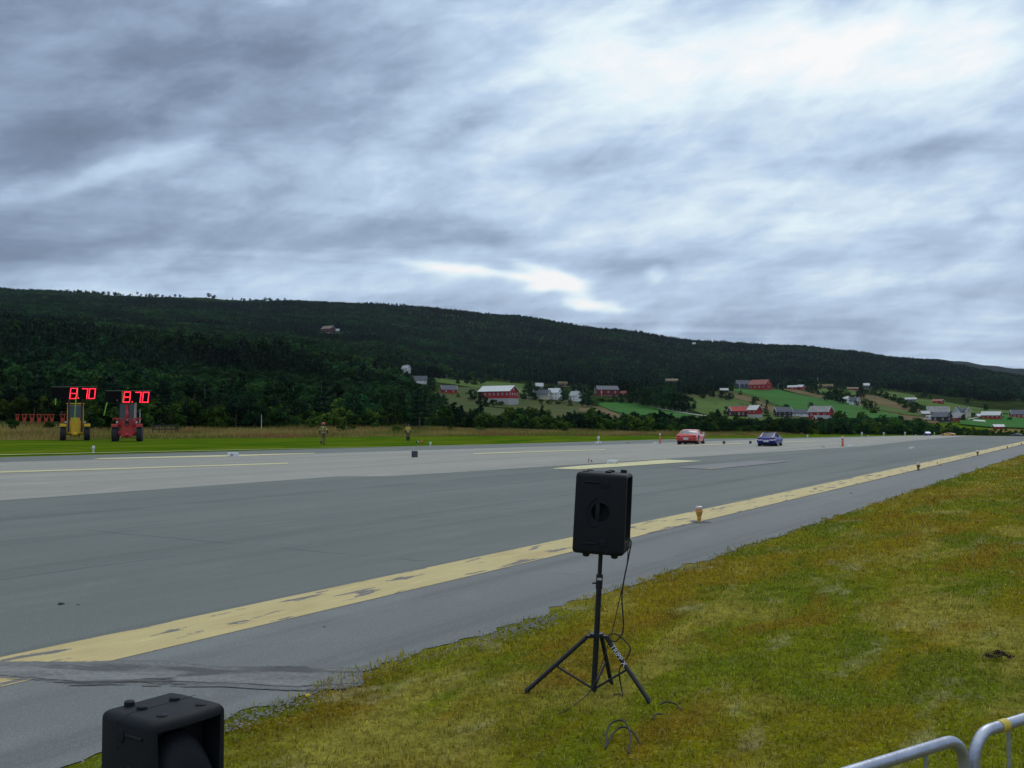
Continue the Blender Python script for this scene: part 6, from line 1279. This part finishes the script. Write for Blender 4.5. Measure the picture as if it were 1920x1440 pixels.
# single trees round the farms: px, py of the foot, height in photo pixels, kind, where
for px, py, hh, k, ex in [
 (778,775,40,'birch','left of the small red shed'),(795,778,42,'birch','on the meadow edge below the grey roofed house'),(812,778,44,'birch','left of the olive meadow'),(826,776,36,'birch','right end of the wood beside the olive meadow'),(832,760,18,'scrub','below the small red shed'),
 (858,745,9,'scrub','right of the small red shed'),(884,752,24,'birch','at the left end of the large red barn'),(899,761,28,'birch','before the left end of the large red barn'),(912,763,20,'scrub','before the long side of the large red barn'),(925,762,16,'scrub','below the long red barn wall'),(938,761,13,'scrub','beside the white barn basement'),
 (878,722,18,'birch','on the green field above the large barn'),(890,722,15,'scrub','above the large barn roof'),(903,722,20,'birch','behind the large barn at the green field'),(858,720,10,'scrub','on the field left of the large barn'),
 (983,752,22,'birch','between the red barn and the cream farmhouse'),(994,748,36,'birch','left of the cream farmhouse'),(1003,752,18,'birch','before the left end of the cream farmhouse'),(1014,758,12,'scrub','in the garden below the cream farmhouse'),(1030,759,11,'scrub','under the windows of the cream farmhouse'),(1046,759,10,'scrub','below the right wing of the cream farmhouse'),
 (1058,756,26,'birch','between the cream and the small white house'),(1069,763,22,'pine','before the small white house'),(1094,764,28,'birch','right of the small white house'),(1103,765,34,'birch','left of the dark red barn'),(1112,762,22,'scrub','below the dark red barn'),(1128,756,12,'scrub','at the foot of the dark red barn'),(1146,756,12,'scrub','right of the dark red barn foot'),
 (1165,757,18,'birch','above the bright field'),(1181,758,26,'birch','at the top edge of the bright field'),(1196,761,34,'birch','with bare trunk above the bright field'),(1210,763,40,'birch','in the grove above the bright field'),(1222,765,44,'birch','in the middle of the grove over the bright field'),(1236,768,46,'birch','with pale trunk in the grove over the track'),(1249,770,42,'birch','beside the gravel track'),(1262,773,42,'birch','at the right end of the grove'),(1275,775,40,'birch','rightmost of the grove over the track'),(1288,776,38,'birch','left of the pale meadow'),
 (1318,748,14,'scrub','above the pale meadow'),(1335,747,16,'birch','on the slope above the pale meadow'),(1352,749,18,'birch','below the small grey shed'),(1366,751,14,'scrub','right of the small grey shed'),(1345,771,6,'scrub','alone on the pale meadow'),(1362,780,18,'birch','left of the red roofed house'),(1378,789,16,'scrub','before the red roofed house'),(1388,741,9,'scrub','below the dark blue house'),
 (1413,762,20,'birch','above the white based red barn'),(1427,775,17,'birch','right of the white based red barn'),(1437,783,29,'pine','standing alone between the two farmyards'),(1474,764,8,'scrub','above the black farmhouse'),(1521,767,14,'birch','on the green field above the grey roofed red barn'),
 (1530,738,26,'birch','between the red cabins and the turf roofed cabin'),(1548,752,17,'birch','left of the tall dark grove'),(1563,758,36,'birch','in the tall dark grove by the white houses'),(1577,758,34,'birch','before the white houses'),(1591,752,18,'scrub','in front of the white houses'),(1606,762,12,'birch','before the right white house'),(1616,748,22,'birch','right of the white houses'),(1624,768,22,'birch','on the dark slope right of the white houses'),(1634,773,24,'birch','right end of the green field'),(1643,776,18,'scrub','below the brown strip'),
 (1640,740,12,'birch','above the brown strip on the right'),(1652,744,13,'birch','in the hedge above the brown strip'),(1664,748,14,'birch','middle of the hedge above the brown strip'),(1676,753,14,'birch','in the hedge right of its middle'),(1688,760,16,'birch','low in the hedge above the brown strip'),(1697,768,18,'birch','at the lower end of the hedge'),(1709,775,26,'pine','dense beside the tall white pole'),(1717,776,24,'birch','left of the tall white pole'),
 (1746,777,12,'birch','before the long grey roof'),(1771,776,12,'birch','at the right end of the long grey roof'),(1757,755,10,'scrub','below the small red cabin'),(1807,790,14,'scrub','before the grey roof by the white house'),(1893,789,8,'scrub','left of the dark roofed red barn'),(1881,785,5,'scrub','between the two red barns'),(1848,770,12,'birch','behind the red barns'),(1815,757,12,'birch','above the white gabled house')]:
    auto_tree(px, py, hp(hh, px, py, 200), k, ex, 'trees among the hillside farms', 200., sx=1.15 if k != 'pine' else 1.)
# small bushes in the dry grass
for px, py in [(24,809),(92,805),(330,811),(420,807),(585,806),(660,811),(700,807),(845,809),(900,812),(1060,812),(640,813),(745,814)]:
    auto_tree(px, py, rd.uniform(1.2, 2.2), 'scrub', 'in the dry grass ' + min(LAND, key=lambda q: abs(q[0]-px))[1], 'bushes in the dry grass', 90.)
# lone and skyline trees on the ridge
def ridge_r(px):
    a = math.atan((px-960)/F); rs = np.linspace(1200, 3300, 500); e = (H(rs*math.sin(a), rs*math.cos(a)) - CH)/rs; return rs[int(np.argmax(e))], a
for px, hh, k in [(389,8.5,'birch'),(278,6,'birch'),(262,4,'birch'),(215,4.5,'birch'),(190,5,'birch'),(336,3.5,'scrub'),(145,6,'birch'),(467,5,'birch'),(110,5,'scots'),(495,8,'birch'),(505,8,'birch'),(520,7,'birch'),(532,7,'birch')]:
    rr, a = ridge_r(px); x_, y_ = rr*math.sin(a), rr*math.cos(a); vi = rd.randrange(len(NEAR[k]))
    lab = 'lone round tree standing out on the bare ridge line' if px == 389 else tree_label(k, vi, px, 5, 'silhouetted on the bare part of the ridge')
    place_tree(k, vi, x_, y_, float(H(x_, y_)), hh*rr/F*1.15, lab, 'trees on the skyline' if px != 389 else None, sx=1.3); ntree += 1
print('individual trees', ntree)
# ---- the rest of the forest, one mass
coll = bpy.data.collections.new('forest_kinds')
FV = []
for i, (kd, nl, szz) in enumerate([('birch', 230, .085), ('birch', 260, .08), ('birch', 200, .09), ('pine', 240, .06), ('pine', 200, .065), ('scots', 170, .07), ('birch', 900, .045), ('birch', 800, .048), ('pine', 800, .036), ('scots', 600, .04), ('scrub', 650, .07), ('scrub', 600, .075)]):
    tr, (V, Fq, T) = tree_variant(kd, 900 + i*13, nl, szz)
    nb = len(V); trv = np.array(tr.v); me = bpy.data.meshes.new('k')
    me.from_pydata(np.concatenate([V, trv]).tolist(), [], [tuple(int(a) for a in f) for f in Fq] + [tuple(nb+j for j in f) for f in tr.f])
    me.materials.append(KM[kd][0]); me.materials.append(M_bark)
    me.polygons.foreach_set('material_index', [0]*len(Fq) + [1]*len(tr.f))
    a = me.attributes.new('tone', 'FLOAT', 'POINT'); a.data.foreach_set('value', np.concatenate([T, np.zeros(len(trv), np.float32)]))
    o = bpy.data.objects.new('kind_%02d' % i, me); coll.objects.link(o)
def forest_points():
    out = []
    for r0, r1, sp in ((185, 420, 4.2), (420, 900, 5.6), (900, 1700, 6.8), (1700, 3000, 8.6)):
        n = int(R(62)*(r1*r1-r0*r0)/2/sp**2*1.0); r = np.sqrt(rng.uniform(r0*r0, r1*r1, n)); az = rng.uniform(R(-30.5), R(30.5), n)
        out.append(np.stack([r*np.sin(az), r*np.cos(az), np.full(n, sp)], -1))
    nb = 5200; a = np.arctan((rng.uniform(-60, 1990, nb) - 960)/F); pxb = 960 + F*np.tan(a)
    rb = np.interp(pxb, [0, 140, 160, 700, 800, 1100, 1500, 1730, 1920], [184, 184, 160, 190, 235, 260, 318, 352, 372]) + rng.uniform(0, 1, nb)**1.2*np.interp(pxb, [0, 700, 1100, 1920], [60, 70, 75, 70])
    out.append(np.stack([rb*np.sin(a), rb*np.cos(a), np.full(nb, 3.0)], -1))
    P = np.concatenate(out); X, Y, sp = P.T; r = np.hypot(X, Y); Z = H(X, Y); px, py, dep = project(X, Y, Z)
    # not on the flat verge, not in the open farmland
    a = np.interp(px, [0, 700, 800, 1100, 1500, 1920], [235, 270, 330, 390, 470, 520]); ok = (r > a) | (sp < 3.5); belt = sp < 3.5
    farm_top = np.interp(px, [-500, 740, 790, 840, 950, 1060, 1180, 1300, 1380, 1560, 1640, 1760, 1840, 1960], [2000, 2000, 735, 712, 716, 722, 744, 746, 728, 726, 726, 742, 752, 756]) 
    dens = rng.random(len(X)); inside = py > farm_top
    ok &= ~(inside & ~belt & (dens > .16)); ok &= ~(inside & ~belt & (px > 1750) )
    hts = rng.uniform(.65, 1.25, len(X))*np.interp(r, [200, 500, 1500, 2600], [8, 8.5, 8.5, 7.5])*(1+.25*np.sin(X*.02)*np.cos(Y*.017)); hts = np.where(inside, hts*.55, hts); hts = np.where(belt, rng.uniform(1.4, 4.2, len(X))*(1+.35*np.sin(px*.031+.6)*np.sin(px*.083)+.3*(rng.random(len(X)) < .08))*np.interp(px, [0, 1700, 1760, 1820, 1920], [1, 1.15, 1.0, .5, .45]), hts)
    ok &= ~(belt & (py > np.interp(px, [0, 780, 1300, 1700, 1920], [806, 808, 812, 818, 818])))
    ok &= allowed(X, Y, Z, hts)
    # thin on the bare ridge at the left
    bare = ((px > 60) & (px < 620) & (py < np.interp(px, [0, 480, 620], [552, 570, 577]))); ok &= ~(bare & (rng.random(len(X)) > np.interp(px, [60, 200, 260, 440, 500, 620], [.8, .12, .03, .03, .2, .9])))
    X, Y, Z, r, sp, hts, px, py, belt = (q[ok] for q in (X, Y, Z, r, sp, hts, px, py, belt))
    # conifers in drifts
    cf = np.sin(X*.009+1)*np.cos(Y*.006+.5)+.5*np.sin(X*.023-Y*.019)+rng.normal(0, .45, len(X)) > .15
    cf |= (px > 850) & (r > 900) & (rng.random(len(X)) < .5)
    vi = np.where(cf, rng.choice([3, 3, 4, 4, 5], len(X)), rng.integers(0, 3, len(X)))
    nr = r < 480; cf = cf & (hts > 3.2); vi = np.where(nr, np.where(cf, rng.choice([8, 8, 9], len(X)), rng.choice([6, 7], len(X))), vi); vi = np.where(belt & (rng.random(len(X)) < .45), rng.choice([10, 11], len(X)), vi)
    hts = np.where(cf, hts*1.12, hts*.95); sc_ = np.interp(sp, [4.2, 5.6, 6.8, 8.6], [1, 1, 1.05, 1.15])
    return X, Y, Z-.15, hts, sc_*np.where(cf, .95, 1.15), vi
X, Y, Z, hts, wid, vi = forest_points(); n = len(X); print('forest trees', n)
me = bpy.data.meshes.new('forest'); me.vertices.add(n); me.vertices.foreach_set('co', np.stack([X, Y, Z], -1).astype(np.float32).ravel())
for nm, ty, val in (('vi', 'INT', vi.astype(np.int32)), ('rz', 'FLOAT', rng.uniform(0, 6.28, n).astype(np.float32))):
    a = me.attributes.new(nm, ty, 'POINT'); a.data.foreach_set('value', val)
a = me.attributes.new('sc', 'FLOAT_VECTOR', 'POINT'); a.data.foreach_set('vector', np.stack([hts*wid, hts*wid, hts], -1).astype(np.float32).ravel())
fo = tag(link('forest', me), 'dense mixed birch and spruce forest covering the long hillside', 'forest', kind='stuff')
ng = bpy.data.node_groups.new('scatter', 'GeometryNodeTree'); ng.interface.new_socket('Geometry', in_out='INPUT', socket_type='NodeSocketGeometry'); ng.interface.new_socket('Geometry', in_out='OUTPUT', socket_type='NodeSocketGeometry')
N_ = ng.nodes.new; gi = N_('NodeGroupInput'); go = N_('NodeGroupOutput'); ip = N_('GeometryNodeInstanceOnPoints'); ci = N_('GeometryNodeCollectionInfo')
ci.inputs['Collection'].default_value = coll; ci.inputs['Separate Children'].default_value = True; ci.inputs['Reset Children'].default_value = True
def attr(nm, ty): q = N_('GeometryNodeInputNamedAttribute'); q.data_type = ty; q.inputs[0].default_value = nm; return q.outputs[0]
rv = N_('ShaderNodeCombineXYZ'); L = ng.links.new
L(gi.outputs[0], ip.inputs['Points']); L(ci.outputs[0], ip.inputs['Instance']); ip.inputs['Pick Instance'].default_value = True
L(attr('vi', 'INT'), ip.inputs['Instance Index']); L(attr('rz', 'FLOAT'), rv.inputs[2]); L(rv.outputs[0], ip.inputs['Rotation']); L(attr('sc', 'FLOAT_VECTOR'), ip.inputs['Scale']); L(ip.outputs[0], go.inputs[0])
fo.modifiers.new('scatter', 'NODES').node_group = ng
# ------------------------------------------------------------------ air
if HAZE:
    hb = MB().box((500, 3300, 290), (9600, 8400, 620)).build('haze', None); tag(hb, kind='stuff')
    hb.location.z = -16
    m = bpy.data.materials.new('haze_mat'); m.use_nodes = True; t = NT(m.node_tree); out = t.n('ShaderNodeOutputMaterial'); vo = t.n('ShaderNodeVolumePrincipled')
    vo.inputs['Color'].default_value = (.62, .78, 1, 1); vo.inputs['Density'].default_value = HAZE; vo.inputs['Anisotropy'].default_value = .2
    t.nt.links.new(vo.outputs[0], out.inputs['Volume']); hb.data.materials.append(m)
